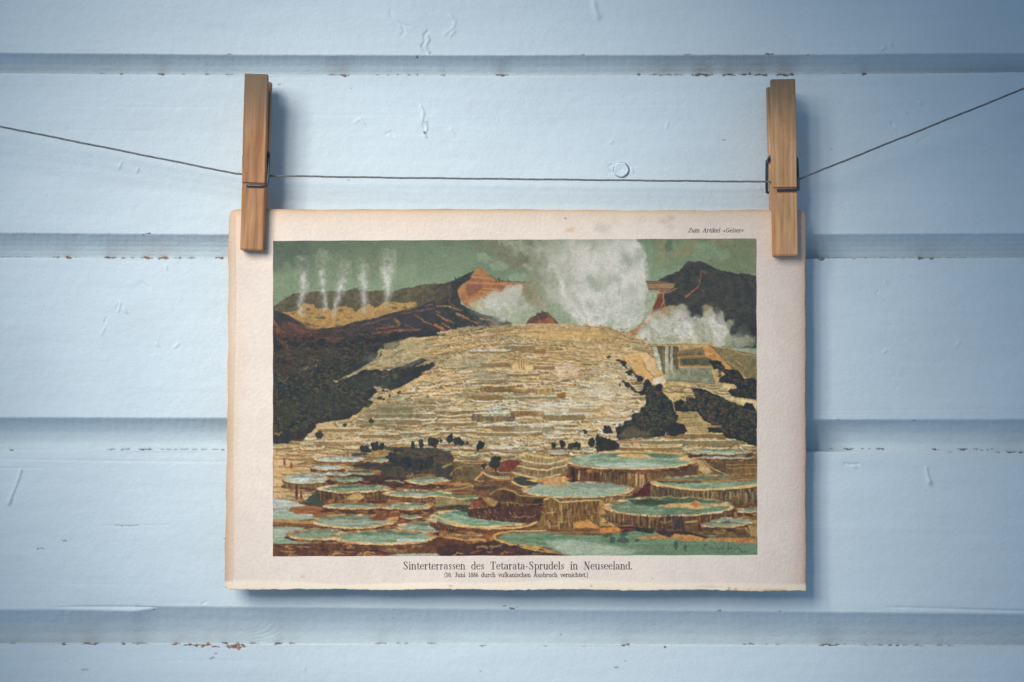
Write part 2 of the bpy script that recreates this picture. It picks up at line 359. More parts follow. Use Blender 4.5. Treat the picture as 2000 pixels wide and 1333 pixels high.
    # rust streaks on the dark ridge
    for pts, w in (((20, 1010, 70, 1060, 80, 1180, 150, 1280), 34), ((70, 1100, 200, 1160, 240, 1260), 26), ((200, 1030, 280, 1090, 380, 1120), 22), ((280, 1180, 450, 1230), 16), ((1060, 1060, 1250, 1010, 1420, 960), 12), ((1240, 1100, 1340, 1085, 1450, 1080), 30), ((1200, 1150, 1400, 1130, 1760, 1110), 32), ((1460, 980, 1520, 1040, 1500, 1080), 32), ((1700, 940, 1800, 1010, 1940, 1070), 18), ((780, 1170, 960, 1160), 18), ((640, 1230, 700, 1190, 800, 1160), 22), ((1540, 920, 1700, 890, 1930, 860), 12), ((1820, 840, 1900, 820), 14), ((1580, 1050, 1720, 1120), 14), ((930, 1110, 1020, 1100), 10), ((1180, 1190, 1260, 1200), 16)):
        L(t(A_, *pts), w/6, (158, 98, 74), .9, 2.5, 1.5, w/8, col2=(118, 80, 66))
    for pts, w in (((20, 830, 140, 840, 300, 890), 12), ((20, 940, 120, 990, 220, 1040), 22), ((80, 1040, 180, 1100, 220, 1150), 20), ((0, 1060, 100, 1110, 190, 1150), 30), ((250, 930, 380, 980, 500, 1050), 18), ((440, 960, 540, 1050), 6), ((540, 980, 640, 1000, 720, 1040), 20), ((0, 900, 60, 910), 10), ((160, 740, 170, 800, 240, 840), 12), ((640, 1050, 720, 1040), 10)):
        L(t(B_, *pts), w/6, (180, 114, 72), .9, 2.5, 1.5, w/8, col2=(136, 88, 66))
    for pts, w in (((260, 920, 400, 980), 7), ((160, 840, 320, 890), 6), ((100, 830, 180, 840), 8)): L(t(B_, *pts), w/6, (196, 150, 90), .8, 1.5, 1)
    # ---- orange peak in the middle
    P(t(B_, 260, 660, 300, 600, 410, 520, 430, 460, 470, 410, 520, 390, 570, 400, 620, 450, 660, 490, 740, 520, 780, 550, 880, 555, 1060, 560, 1060, 900, 700, 950, 520, 890, 360, 840, 290, 740), (184, 126, 78), 1.5, 1, col2=(158, 104, 70))
    for k in range(16):
        y = 450+k*14; x0 = 430-k*5+R.uniform(-20, 20); x1 = 640+k*20+R.uniform(-40, 20)
        L(t(B_, x0, y, (x0+x1)/2, y+R.uniform(0, 22), min(x1, 1040), y+18+R.uniform(-5, 20)), .9, R.choice([(196, 150, 98), (128, 80, 62), (138, 84, 64)]), .7, 1.5, .8)
    P(t(B_, 360, 600, 540, 570, 560, 620, 500, 680, 400, 720, 370, 680), (126, 82, 74), 2, 2, 1.5, .7)
    P(t(B_, 700, 580, 860, 600, 880, 690, 850, 700, 780, 650), (150, 92, 68), 2, 2, 1, .8)
    for x, h in ((748, 50), (762, 34), (858, 36), (790, 14), (720, 22), (880, 16), (235, 22), (280, 22), (300, 26)):
        L(t(B_, x, 545 if x > 600 else 520, x, 545-h if x > 600 else 520-h-8), 2.2, (66, 70, 66), 1, .5, .5, 1)
    L(t(B_, 640, 470, 700, 510, 780, 545, 900, 550, 1060, 552), 1.6, (78, 72, 62), .8, .8, .8)
    # steam below the peak
    for x, y, rx, ry, col in ((700, 740, 15, 16, (184, 184, 166)), (600, 830, 26, 13, (182, 182, 160)), (480, 820, 16, 7, (186, 172, 128)), (900, 720, 20, 22, (184, 182, 168)), (980, 640, 12, 12, (184, 186, 170)), (740, 880, 34, 11, (176, 180, 160)), (900, 900, 36, 20, (164, 172, 150)), (1000, 960, 38, 12, (158, 170, 148)), (820, 800, 30, 14, (188, 186, 176)), (1080, 800, 20, 18, (158, 164, 144)), (1080, 980, 24, 9, (150, 165, 145))):
        X, Y = t(B_, x, y)[0]; B(X, Y, rx, ry, col, .85, 5, 2)
    for x, y, rx, ry in ((1130, 640, 12, 20), (1190, 760, 14, 12), (1180, 600, 8, 12), (1260, 820, 18, 12), (1090, 700, 8, 16)):
        X, Y = t(B_, x, y)[0]; B(X, Y, rx, ry, (138, 130, 100), .7, 5, 2)
    L(t(B_, 1195, 560, 1215, 660, 1180, 760), 2, (148, 118, 70), .6, 3, 1.5)
    # ---- the great steam column
    for x, y, rx, ry, col in ((1130, 560, 46, 60, (180, 180, 168)), (1110, 520, 20, 20, (182, 178, 166)), (1085, 560, 18, 30, (170, 170, 152)), (1215, 540, 46, 62, (186, 184, 176)), (1180, 520, 60, 40, (190, 184, 176)), (1200, 590, 56, 50, (182, 184, 174)), (1150, 600, 44, 34, (176, 180, 166)), (1190, 620, 50, 28, (172, 178, 164)), (1200, 482, 50, 14, (170, 168, 152)), (1110, 490, 14, 16, (172, 168, 152)), (1230, 505, 22, 14, (180, 180, 170)), (1240, 590, 26, 50, (178, 184, 174))):
        B(x, y, rx, ry, col, .8, 8, 2)
    def colshape(X, Y):
        t = np.clip((Y-469)/175, 0, 1)
        L_ = 1076-12*np.sin(t*3.0)+60*np.clip(t-.5, 0, 1)*1.8; R_ = 1222+44*np.sin(np.clip(t*1.05+.08, 0, 1)*3.05)
        return np.minimum(np.minimum((X-L_)/26+.3, (R_-X)/9+.5), np.clip((648-Y)/5, 0, 1)*(.55+.6*np.clip((Y-469)/36, 0, 1)))
    c.steam(1020, 469, 1300, 650, colshape, (152, 166, 150), (216, 206, 198), 777, 50, 46, .95)
    c.steam(1000, 469, 1150, 650, lambda X, Y: 1.15-np.hypot((X-1078)/46, (Y-545)/96), (138, 146, 124), (180, 178, 162), 797, 40, 34, .75)
    c.steam(1110, 469, 1262, 650, lambda X, Y: 1.35-np.hypot((X-1196)/70, (Y-560)/98), (166, 178, 166), (220, 209, 203), 707, 30, 26, .62)
    c.steam(1060, 469, 1200, 560, lambda X, Y: 1.2-np.hypot((X-1130)/52, (Y-500)/44), (158, 162, 146), (206, 196, 188), 717, 24, 24, .55)
    for x, y, rx, ry in ((1180, 520, 26, 26), (1210, 580, 20, 30), (1150, 510, 16, 20), (1175, 600, 16, 22), (1225, 535, 12, 20), (1140, 560, 9, 26), (1098, 560, 6, 20)): B(x, y, rx, ry, (214, 204, 196), .42, 10, 2)
    for pts, w in (((1112, 500, 1108, 520, 1116, 545), 6), ((1120, 575, 1132, 600, 1150, 630), 9), ((1144, 590, 1164, 626), 6), ((1222, 500, 1228, 520, 1220, 536), 14), ((1258, 490, 1263, 520, 1262, 560), 3), ((1108, 610, 1122, 634), 5), ((1165, 470, 1160, 485), 9), ((1150, 600, 1175, 636), 4), ((1205, 545, 1212, 590), 6), ((1242, 560, 1246, 600), 5)):
        L([(pts[i], pts[i+1]) for i in range(0, len(pts), 2)], w, (128, 148, 126), .34, 8, 2, w*.5, 4.0)
    for pts, w in (((1085, 520, 1098, 560, 1112, 605, 1132, 634), 7), ((1118, 560, 1145, 600, 1178, 638), 6)):
        L([(pts[i], pts[i+1]) for i in range(0, len(pts), 2)], w, (208, 202, 194), .5, 7, 2, w*.5, 4.0)
    P([(1248, 652), (1262, 622), (1268, 590), (1266, 560), (1290, 575), (1285, 600), (1270, 630)], (142, 156, 134), 2, 1, 3, .5)
    # small dark hill on the skyline
    P(t(B_, 1080, 1030, 1120, 970, 1190, 950, 1200, 910, 1250, 915, 1262, 885, 1280, 910, 1330, 915, 1380, 960, 1430, 1010, 1465, 1055, 1080, 1055), (84, 66, 66), 1.2, 1.2, col2=(118, 80, 62))
    P(t(B_, 1220, 1010, 1320, 980, 1380, 985, 1440, 1050, 1200, 1050), (150, 90, 62), 1.5, 1.2, .8, .8)
    # curved right flank of the column
    P([(1250, 640), (1262, 610), (1264, 560), (1262, 520), (1275, 560), (1275, 600), (1268, 625)], (140, 156, 134), 2, 1, 2, .6)
    L([(1258, 495), (1262, 515), (1264, 545), (1263, 590), (1252, 625), (1225, 648)], 2.6, (190, 188, 174), .7, 1.5, 1, 1.6, 1.5)
    # ---- right-hand hills
    P(t(C_, 550, 545, 700, 545, 740, 510, 850, 470, 950, 430, 990, 380, 1050, 320, 1110, 325, 1190, 310, 1260, 340, 1340, 390, 1440, 430, 1580, 450, 1640, 470, 1700, 460, 1860, 500, 1862, 1345, 1240, 1345, 900, 900, 840, 830, 780, 850, 760, 700, 560, 570), (58, 64, 68), 1.2, 1.2, col2=(74, 74, 70))
    for k in range(120):
        x = R.uniform(900, 1850); y = R.uniform(430, 1150)
        L(t(C_, x, y, x+R.uniform(20, 70), y+R.uniform(-12, 50)), R.uniform(.8, 2), R.choice([(92, 86, 72), (52, 58, 64), (84, 84, 74), (58, 70, 66)]), .6, 2, 1)
    P(t(C_, 560, 555, 720, 555, 890, 575, 890, 630, 780, 690, 700, 660, 580, 650), (156, 116, 84), 1, 1, col2=(126, 94, 76))
    for k in range(5): L(t(C_, 575, 575+k*17, 880, 572+k*17), 1, R.choice([(194, 154, 104), (104, 80, 68)]), .8, 1, 1)
    P(t(C_, 700, 690, 780, 680, 760, 760, 780, 850, 900, 830, 820, 1000, 640, 980, 520, 1120, 420, 1190, 300, 1150, 430, 1110, 560, 990, 620, 900), (178, 122, 76), 1.5, 1.2, col2=(158, 104, 68))
    P(t(C_, 715, 700, 770, 690, 770, 840, 720, 890, 620, 960, 640, 850), (118, 68, 60), 1.5, 1.2)
    L(t(C_, 700, 690, 800, 690, 920, 640), 1.5, (204, 156, 106), .8)
    L(t(C_, 760, 700, 760, 800, 700, 900, 600, 980, 500, 1080), 1.8, (206, 164, 110), .7)
    L(t(C_, 1030, 730, 1090, 680, 1160, 630, 1190, 590), 4, (178, 110, 78), .9, 2, 1.2, 2)
    L(t(C_, 1180, 570, 1200, 500, 1210, 430, 1260, 460), 3, (150, 94, 72), .85, 2, 1.5, 1.5)
    P(t(C_, 560, 670, 690, 690, 640, 820, 560, 930, 540, 800), (156, 170, 150), 2, 1.5, 1.2)
    # steam drifting in front of the right hill
    for x, y, rx, ry, col in ((800, 1130, 40, 22, (172, 176, 162)), (900, 900, 16, 10, (150, 144, 112)), (980, 920, 16, 14, (164, 160, 138)), (960, 1010, 22, 18, (184, 178, 168)), (700, 1160, 40, 16, (180, 182, 172)), (1280, 900, 11, 13, (168, 152, 112)), (1290, 990, 18, 14, (174, 172, 150)), (1180, 1080, 34, 18, (184, 180, 166)), (1000, 1160, 46, 18, (178, 178, 166)), (1300, 1160, 30, 14, (160, 156, 130)), (1450, 1130, 28, 13, (156, 156, 132)), (1500, 1080, 18, 12, (148, 148, 124)), (1560, 1200, 28, 12, (142, 150, 126)), (1700, 1240, 22, 8, (136, 144, 120)), (560, 1230, 24, 10, (182, 184, 176)), (860, 1240, 70, 10, (172, 176, 164)), (1300, 1250, 60, 10, (150, 154, 132)), (1640, 1280, 34, 8, (120, 130, 112)), (1330, 1030, 20, 12, (188, 184, 170))):
        X, Y = t(C_, x, y)[0]; B(X, Y, rx, ry, col, .82, 5, 2.5)
    for x, y, rx, ry in ((820, 1150, 22, 12), (1100, 1120, 20, 10), (960, 980, 8, 8), (1240, 1030, 14, 8), (660, 1200, 18, 8), (1420, 1180, 12, 5), (1000, 1060, 12, 8)):
        X, Y = t(C_, x, y)[0]; B(X, Y, rx, ry, (202, 194, 186), .6, 5, 2)
    for x, y, rx, ry in ((1160, 900, 12, 13), (1440, 1000, 11, 10), (1640, 1150, 16, 14), (1760, 1050, 24, 22), (1120, 860, 14, 8)):
        X, Y = t(C_, x, y)[0]; B(X, Y, rx, ry, (60, 64, 66), .85, 4, 2)
    c.steam(1235, 560, 1478, 700, lambda X, Y: np.minimum((Y-(612+.10*(X-1250)+14*np.sin(X/15)+8*np.sin(X/7.3+1)))/12, 1.0)*np.clip((1468-X)/40, 0, 1)*np.clip((X-1240)/20, 0, 1), (146, 150, 126), (204, 198, 188), 811, 18, 18, .72)
    c.steam(915, 555, 1030, 640, lambda X, Y: 1.25-np.hypot((X-975)/50, (Y-603)/30), (156, 166, 142), (206, 200, 194), 821, 16, 14, .7)
    # ---- terraced mass: base
    P(t(B_, -900, 1345, -450, 1345, -420, 1260, -300, 1200, 0, 1200, 250, 1180, 470, 1165, 490, 1120, 640, 1100, 900, 1065, 1050, 1048, 1300, 1045, 1600, 1050, 1750, 1070, 1930, 1085, 2050, 1110, 2200, 1150, 2300, 1180, 2450, 1260, 2550, 1345, 2700, 1400, 4000, 1400, 4000, 3900, -2100, 3900, -2100, 2700), (196, 164, 112), 1, .8, col2=(182, 154, 108))
    P([(1170, 640), (1230, 650), (1262, 672), (1390, 671), (1400, 690), (1445, 694), (1479, 700), (1479, 900), (1170, 900)], (180, 150, 104), 1, 1)
    hatch = [(104, 88, 62), (120, 112, 88), (128, 104, 66), (110, 112, 100), (92, 84, 66)]
    slope_ = 0
    def ledge(x, y, ln, h, cr, sh, a=1.0, dr=(120, 96, 66)):
        b = R.uniform(.8, 3.4)*min(1.2, ln/30)
        pts = [(x-ln/2, y-b*1.0-slope_*ln/2), (x-ln*.40, y+b*.3-slope_*ln*.4), (x, y+b*.7+R.uniform(-.6, .6)), (x+ln*.40, y+b*.2+slope_*ln*.4), (x+ln/2, y-b*1.1+slope_*ln/2)]
        L([(p[0], p[1]+h*.62) for p in pts], h*.9, sh, a*.85, .5, .6, h*.75, .9, .3, 'vs', dr)
        L([(p[0], p[1]+h*1.1) for p in pts[1:4]], 1, (104, 92, 74), a*.4, .8, 1.0)
        L(pts, max(1.6, h*.5), cr, a, .5, .5, max(1.2, h*.35), .8)
    y = 634.0
    while y < 905:
        f = (y-634)/270
        step = 2.3+2.9*f
        xl = np.interp(y, [634, 660, 690, 720, 760, 800, 830, 870, 905], [900, 760, 730, 780, 740, 690, 640, 533, 533])
        xr = np.interp(y, [634, 650, 700, 740, 780, 860, 905], [1190, 1240, 1262, 1240, 1270, 1478, 1478])
        n = int((xr-xl)/(15+10*f))
        for _ in range(n):
            x = R.uniform(xl-10, xr+10)
            ln = R.uniform(10, 44)*(1+.6*f)
            warm = np.clip(1-(y-640)/90 + (x-1100)/900, 0, 1)
            blue = math.exp(-((x-1100)/190)**2)*math.exp(-((y-800)/80)**2)
            dk = c.mid[min(int(y-PY0), PH-1), int(np.clip(x-PX0, 0, PW-1))] + .5*c.tex[min(int(y-PY0), PH-1), int(np.clip(x-PX0, 0, PW-1))] + (.28 if x < 860 else 0) - .45*blue
            r = R.random()
            if r < .50: cr = R.choice([(206, 176, 128), (212, 190, 152), (202, 170, 114)])
            elif r < .54+.40*blue+(.06 if y > 700 else 0): cr = R.choice([(190, 196, 186), (170, 188, 176), (214, 208, 200), (206, 198, 190)])
            else: cr = R.choice([(188, 160, 112), (208, 186, 154), (172, 156, 116)])
            if dk > .12: cr = tuple(q*.86 for q in cr)
            sh = R.choice([(122, 106, 80), (112, 108, 90), (130, 110, 76), (104, 100, 84)]) if dk > .05 else R.choice([(164, 142, 104), (184, 160, 122), (156, 146, 118), (174, 146, 102)])
            if R.random() < warm*.6: sh = (172, 138, 90)
            al = .95 if R.random() > warm*.5 else .5
            yy = y+R.uniform(-1.5, 1.5)+(x-1045)**2*(.00042*max(0, 1-f*1.25)+.00003)-(4 if f < .3 else 0)
            if yy < 634 or yy > 905: continue
            slope_ = (x-1045)*2*(.00042*max(0, 1-f*1.25)+.00003)
            ledge(x, yy, ln, step*R.uniform(.8, 1.7)+.6, cr, sh, al)
        y += step
    slope_ = 0
    # long tiers that sweep round the dome, each a lit lip over a shaded riser
    for k in range(54):
        y0 = 642+k*4.4+R.uniform(-2, 2); f = (y0-634)/270
        kk = .00042*max(0, 1-f*1.25)+.00003
        xc = R.uniform(800, 1180)+60*f*R.uniform(-1, 1); hl = R.uniform(40, 130)
        pts = []; x = xc-hl
        while x <= xc+hl:
            e = min(1, (hl-abs(x-xc))/25)
            pts.append((x, y0+(x-1045)**2*kk+2.2*math.sin(x*.045+k)+1.3*math.sin(x*.11+k*2)-2.5*(1-e))); x += 9
        w = 1.6+1.8*f
        L([(q[0], q[1]+w*1.15) for q in pts], w*1.2, R.choice([(118, 98, 70), (104, 94, 76), (134, 104, 70), (92, 84, 68)]), .55, 1.5, 1.2, None, 1, .3, 'vs', (150, 122, 84))
        L(pts, w*.8, R.choice([(214, 190, 150), (208, 176, 124), (208, 204, 192)] if f > .3 else [(210, 176, 120), (206, 168, 110)]), .75, 1.2, 1)
    L(t(D_, 940, 950, 1080, 850, 1240, 740, 1400, 680, 1560, 590, 1770, 480, 1930, 430), 5, (206, 168, 112), .7, 3, 2, 7, 2)
    # characteristic lighter or darker patches of the fan
    for x, y, rx, ry, col, a in ((800, 680, 40, 14, (150, 146, 118), .40), (930, 712, 30, 12, (146, 144, 118), .42), (970, 735, 60, 10, (148, 148, 124), .35), (1250, 712, 16, 20, (200, 160, 104), .5), (770, 800, 30, 9, (122, 122, 98), .5), (740, 825, 40, 7, (130, 126, 100), .45), (1100, 650, 90, 12, (204, 166, 108), .45), (1195, 690, 50, 20, (206, 170, 116), .4), (1110, 790, 70, 24, (204, 196, 180), .28), (1190, 770, 50, 30, (198, 180, 150), .28), (1190, 730, 40, 18, (200, 184, 156), .3), (1100, 725, 34, 12, (212, 182, 146), .4), (640, 850, 90, 20, (204, 178, 140), .3)):
        B(x, y, rx, ry, col, a, 6, 2)
    def terr(o, u0, v, u1, hh, cr, sh, pv=0):
        L(t(o, u0, v+hh*.6, (u0+u1)/2, v+hh*.6+pv, u1, v+hh*.6), hh/6.06, sh, .85, .8, 1, None, .8, .25, 'vs', (140, 112, 72))
        L(t(o, u0, v, (u0+u1)/2, v+pv, u1, v-4), 2.0, cr, .95, .8, .6)
    for q in ((E_, 560, 560, 940, 70, (214, 178, 126), (104, 88, 68)), (E_, 940, 590, 1380, 60, (212, 182, 130), (180, 148, 98)), (E_, 470, 670, 780, 60, (206, 162, 96), (112, 92, 66)), (E_, 560, 290, 860, 50, (206, 176, 130), (112, 104, 80)), (E_, 860, 90, 1150, 60, (168, 184, 172), (124, 110, 80)), (E_, 460, 890, 900, 90, (214, 196, 168), (86, 84, 78)), (E_, 910, 860, 1260, 60, (208, 184, 140), (116, 90, 60)), (E_, 1300, 900, 1740, 70, (180, 194, 180), (112, 108, 84)), (E_, 1130, 1040, 1380, 60, (206, 190, 160), (84, 88, 78)), (E_, 700, 1030, 1120, 70, (188, 196, 184), (112, 104, 80)), (E_, 500, 1110, 1250, 40, (208, 190, 160), (120, 108, 82)), (E_, 0, 990, 480, 40, (204, 190, 160), (132, 110, 76)), (E_, 60, 1100, 480, 30, (188, 196, 190), (136, 122, 92)), (E_, 800, 690, 1120, 30, (162, 186, 164), (128, 120, 86)), (E_, 1140, 690, 1420, 30, (176, 190, 178), (140, 118, 80)), (E_, 0, 850, 440, 40, (208, 180, 140), (118, 92, 62)), (E_, 1600, 830, 1930, 50, (200, 172, 124), (126, 96, 60)), (E_, 560, 905, 880, 18, (140, 180, 150), (206, 196, 180)), (E_, 470, 480, 850, 30, (170, 182, 166), (140, 138, 110)), (E_, 860, 420, 1220, 30, (200, 178, 140), (116, 96, 66)), (E_, 1180, 330, 1400, 40, (206, 172, 124), (124, 98, 66)), (E_, 400, 150, 880, 24, (176, 190, 186), (132, 118, 88)), (D_, 1130, 890, 1760, 40, (170, 164, 128), (98, 98, 80)), (D_, 1270, 800, 1650, 50, (160, 148, 110), (100, 104, 84)), (D_, 1520, 1110, 1790, 30, (192, 198, 188), (130, 112, 82)), (D_, 1500, 960, 1760, 60, (176, 184, 170), (124, 112, 84)), (D_, 1060, 1130, 1500, 40, (206, 184, 144), (108, 98, 82)), (D_, 560, 1060, 1050, 40, (212, 180, 140), (130, 110, 78)), (D_, 520, 1210, 1060, 50, (212, 186, 148), (136, 110, 78)), (D_, 1770, 890, 1940, 20, (190, 194, 182), (124, 98, 70)), (F_, 780, 1140, 1470, 50, (206, 178, 128), (120, 96, 66)), (F_, 500, 1210, 980, 40, (202, 190, 152), (130, 122, 88)), (F_, 1000, 1215, 1700, 50, (196, 192, 156), (122, 116, 84)), (F_, 180, 1230, 500, 20, (196, 134, 84), (170, 110, 70)), (F_, 240, 1290, 960, 40, (206, 172, 116), (120, 98, 66))):
        terr(*q, pv=R.uniform(-6, 14))
    for k in range(9): L(t(E_, 1400+k*8, 330+k*14, 1540, 300+k*14, 1700-k*4, 340+k*14), 1.4, R.choice([(206, 166, 124), (212, 192, 164)]), .8)
    P(t(E_, 900, 330, 960, 280, 1010, 260, 1060, 270, 1150, 330, 1130, 400, 920, 400), (206, 170, 120), 1.5, 1.5)
    for u in (990, 1020, 1045): L(t(E_, u, 265, u+8, 370), 1.6, (120, 90, 60), .8)
    P(t(E_, 1150, 170, 1200, 130, 1320, 130, 1300, 200, 1180, 200), (156, 110, 76), 1.5, 1.5, .8, .8)
    P(t(E_, 1430, 660, 1540, 640, 1540, 720, 1440, 710), (142, 106, 62), 1.5, 1.5)
    # ---- dark wooded slopes, left
    P(t(D_, 10, -60, 1600, -60, 1620, 0, 1500, 30, 1380, 50, 1290, 110, 1240, 170, 1290, 150, 1320, 190, 1230, 260, 1120, 320, 960, 400, 830, 470, 700, 510, 640, 540, 830, 500, 960, 430, 1100, 370, 1180, 380, 1240, 360, 1330, 390, 1400, 370, 1560, 320, 1680, 270, 1780, 230, 1860, 260, 1700, 340, 1920, 290, 1940, 320, 1860, 380, 1780, 400, 1770, 440, 1640, 510, 1550, 570, 1400, 610, 1350, 580, 1400, 540, 1280, 560, 1200, 570, 1240, 620, 1200, 680, 1120, 740, 1100, 800, 1020, 880, 920, 940, 820, 960, 520, 1010, 520, 1060, 480, 1100, 400, 1160, 360, 1210, 230, 1210, 200, 1240, 10, 1240), (58, 62, 68), 1.6, 1.6, col2=(64, 68, 70))
    L(t(D_, 1290, 130, 1240, 260, 1120, 330, 960, 410, 860, 470), 5, (160, 152, 118), .9, 2, 1.2, 2, col2=(138, 140, 114))
    P(t(D_, 1330, 60, 1700, -10, 1900, 60, 1780, 130, 1500, 220, 1380, 300, 1330, 370, 1160, 360, 1260, 260, 1330, 170), (160, 152, 118), 1.5, 1.5, 1.2, .55, col2=(190, 158, 108))
    for k in range(26):
        x = R.uniform(1250, 1850); y0 = 360-(x-1150)*.45+R.uniform(-60, 60)
        L(t(D_, x, y0, x+R.uniform(60, 160), y0-R.uniform(0, 40)), R.uniform(1, 2), R.choice([(206, 172, 116), (120, 108, 82), (176, 166, 132)]), .7)
    L(t(D_, 640, 520, 740, 490), 3, (130, 126, 84), .8); L(t(D_, 570, 590, 680, 550), 1.5, (98, 96, 74), .7)
    P(t(D_, 300, 360, 440, 320, 520, 240, 560, 240, 540, 340, 380, 390, 240, 380), (128, 116, 84), 2, 2, 1, .85)
    L(t(D_, 210, 330, 300, 350), 4, (120, 88, 70), .7)
    for pts, w in (((80, 0, 140, 60), 5), ((130, 80, 300, 110, 420, 30), 3), ((300, 180, 360, 230), 4), ((20, 370, 200, 370), 3), ((650, 0, 760, 20), 5), ((160, 110, 260, 160), 3), ((120, 10, 180, 70, 240, 90), 2)):
        L(t(D_, *pts), w, (122, 84, 70), .6, 2.5, 1.5)
    for k in range(230):
        x = R.uniform(20, 1500); y = R.uniform(0, 1100)
        if y > 1120-x*.45: continue
        L(t(D_, x, y, x+R.uniform(15, 90), y-R.uniform(-20, 40)), R.uniform(.8, 2.6), R.choice([(84, 76, 66), (52, 56, 64), (50, 64, 66), (74, 82, 70), (94, 76, 66)]), .5, 2.5, 1.5)
    P(t(D_, 20, 1080, 90, 1060, 150, 1090, 90, 1150, 30, 1130), (150, 116, 68), 2, 2, 1, .8)
    L(t(D_, 330, 1000, 390, 1040, 410, 1100), 2, (110, 112, 78), .8)
    L(t(D_, 280, 1200, 370, 1190), 5, (104, 64, 60), .8)
    for x, y, r in ((565, 1135, 9), (470, 1040, 9), (440, 1000, 8), (350, 1110, 12), (1130, 770, 9), (1170, 760, 5), (1280, 705, 5), (1325, 720, 3), (1325, 610, 3), (1180, 980, 5), (870, 1020, 4), (1215, 630, 5), (1510, 640, 4), (1405, 680, 3)):
        X, Y = t(D_, x, y)[0]; B(X, Y, r*.8, r*.75, (62, 66, 64), .95, 2, 2, 3)
    def clumps(o, poly_, n, r0, r1, seed=0):
        p = t(o, *poly_); xs = [q[0] for q in p]; ys = [q[1] for q in p]
        def inside(x, y):
            k = False
            for i in range(len(p)):
                (x1, y1), (x2, y2) = p[i], p[i-1]
                if (y1 > y) != (y2 > y) and x < (x2-x1)*(y-y1)/(y2-y1)+x1: k = not k
            return k
        spots = sorted(((R.uniform(min(xs), max(xs)), R.uniform(min(ys), max(ys))) for _ in range(n*2)), key=lambda q: q[1])
        for x, y in spots:
            if not inside(x, y): continue
            r = R.uniform(r0, r1)
            B(x, y, r, r*.85, R.choice([(60, 64, 68), (66, 66, 66), (54, 62, 64), (72, 68, 64)]), .85, 1.5, 1.6, 2.4)
            B(x-r*.3, y-r*.45, r*.62, r*.34, R.choice([(100, 100, 80), (112, 100, 78), (88, 98, 82), (116, 90, 72), (80, 88, 78)]), .6, 1.5, 1.6, 2)
    clumps(D_, (30, 420, 500, 420, 900, 500, 1200, 420, 1600, 360, 1500, 540, 1200, 600, 1050, 820, 520, 980, 400, 1100, 30, 1100), 520, 2, 6)
    clumps(D_, (30, 150, 600, 150, 1200, 60, 1100, 250, 800, 450, 500, 480, 30, 400), 340, 1.5, 4)
    for x, y, rx, ry, col, a in ((575, 645, 46, 16, (112, 78, 68), .6), (640, 655, 46, 10, (96, 74, 66), .5), (600, 690, 60, 12, (92, 80, 66), .5), (560, 715, 24, 12, (84, 72, 64), .5), (700, 640, 50, 8, (88, 74, 66), .5), (640, 780, 60, 20, (70, 74, 68), .5), (720, 745, 50, 12, (66, 76, 70), .6), (560, 800, 24, 24, (76, 78, 66), .5)):
        B(x, y, rx, ry, col, a, 12, 3)
    for k in range(160):
        x = R.uniform(536, 760); y = R.uniform(622, 700)
        if y > 760-(x-536)*.45 or y < 628+max(0, 0): continue
        L([(x, y), (x+R.uniform(4, 14), y+R.uniform(-4, 5)), (x+R.uniform(14, 24), y+R.uniform(-5, 8))], R.uniform(.8, 2), R.choice([(136, 90, 72), (54, 58, 64), (104, 84, 68), (50, 56, 64)]), .5, 2.5, 1.5)
    # ---- right-hand cliffs with the waterfall
    P(t(F_, 640, 90, 1300, 85, 1420, 250, 1560, 390, 1700, 470, 1860, 500, 1860, 200, 1700, 180, 1560, 140, 1340, 110, 1290, 80, 640, 80), (136, 122, 88), 1, 1, col2=(112, 104, 80))
    P(t(F_, 600, 100, 940, 110, 950, 350, 900, 440, 760, 440, 700, 300), (104, 92, 72), 1, 1)
    P(t(F_, 940, 170, 1240, 110, 1340, 250, 1340, 350, 960, 350), (132, 112, 80), 1, 1, col2=(104, 96, 78))
    P(t(F_, 960, 260, 1290, 250, 1320, 340, 960, 335), (92, 90, 76), 1, 1)
    P(t(F_, 780, 470, 880, 380, 1060, 360, 1320, 370, 1370, 540, 1100, 530, 800, 520), (118, 122, 100), 1, 1, 1, col2=(140, 146, 124))
    L(t(F_, 930, 240, 1000, 235, 1300, 220), 2.5, (176, 136, 86), .9); L(t(F_, 930, 350, 1100, 340, 1330, 350), 2.5, (182, 138, 84), .9); L(t(F_, 940, 240, 940, 350), 2, (170, 132, 84), .9)
    L(t(F_, 920, 190, 1000, 150, 1250, 130), 2, (160, 130, 86), .8)
    L(t(F_, 700, 80, 900, 70, 1290, 75), 2.6, (188, 172, 128), .9)
    P(t(F_, 1210, 100, 1300, 90, 1450, 260, 1560, 370, 1540, 400, 1470, 350, 1360, 270, 1260, 230), (186, 136, 84), 1.5, 1.2)
    L(t(F_, 1380, 120, 1560, 140, 1680, 200, 1860, 220), 2, (192, 146, 94), .8); L(t(F_, 1500, 290, 1620, 360, 1740, 490), 2, (182, 142, 92), .8); L(t(F_, 1620, 290, 1680, 330), 3, (182, 142, 92), .8)
    P(t(F_, 620, 110, 680, 110, 720, 260, 740, 420, 700, 380, 660, 230), (176, 178, 156), 1, .8)
    for u in (800, 815, 850, 865, 790): L(t(F_, u, 110, u-8, 200, u-6, 420), 1.8, (186, 184, 164), .85, 1, .8, 2.6)
    for u in (720, 745, 760): L(t(F_, u, 150, u+4, 400), 1, (150, 140, 112), .7)
    P(t(F_, 790, 300, 900, 330, 900, 480, 780, 480), (164, 166, 142), 1.5, 1.5, 2, .6)
    P(t(F_, 270, 230, 420, 180, 560, 180, 640, 240, 670, 350, 720, 430, 640, 520, 520, 530, 440, 420, 360, 330), (206, 166, 112), 1.2, 1.2, col2=(196, 152, 96))
    P(t(F_, 480, 180, 600, 200, 650, 290, 700, 420, 620, 470, 540, 330), (212, 176, 134), 1.2, 1.2, .8, .8)
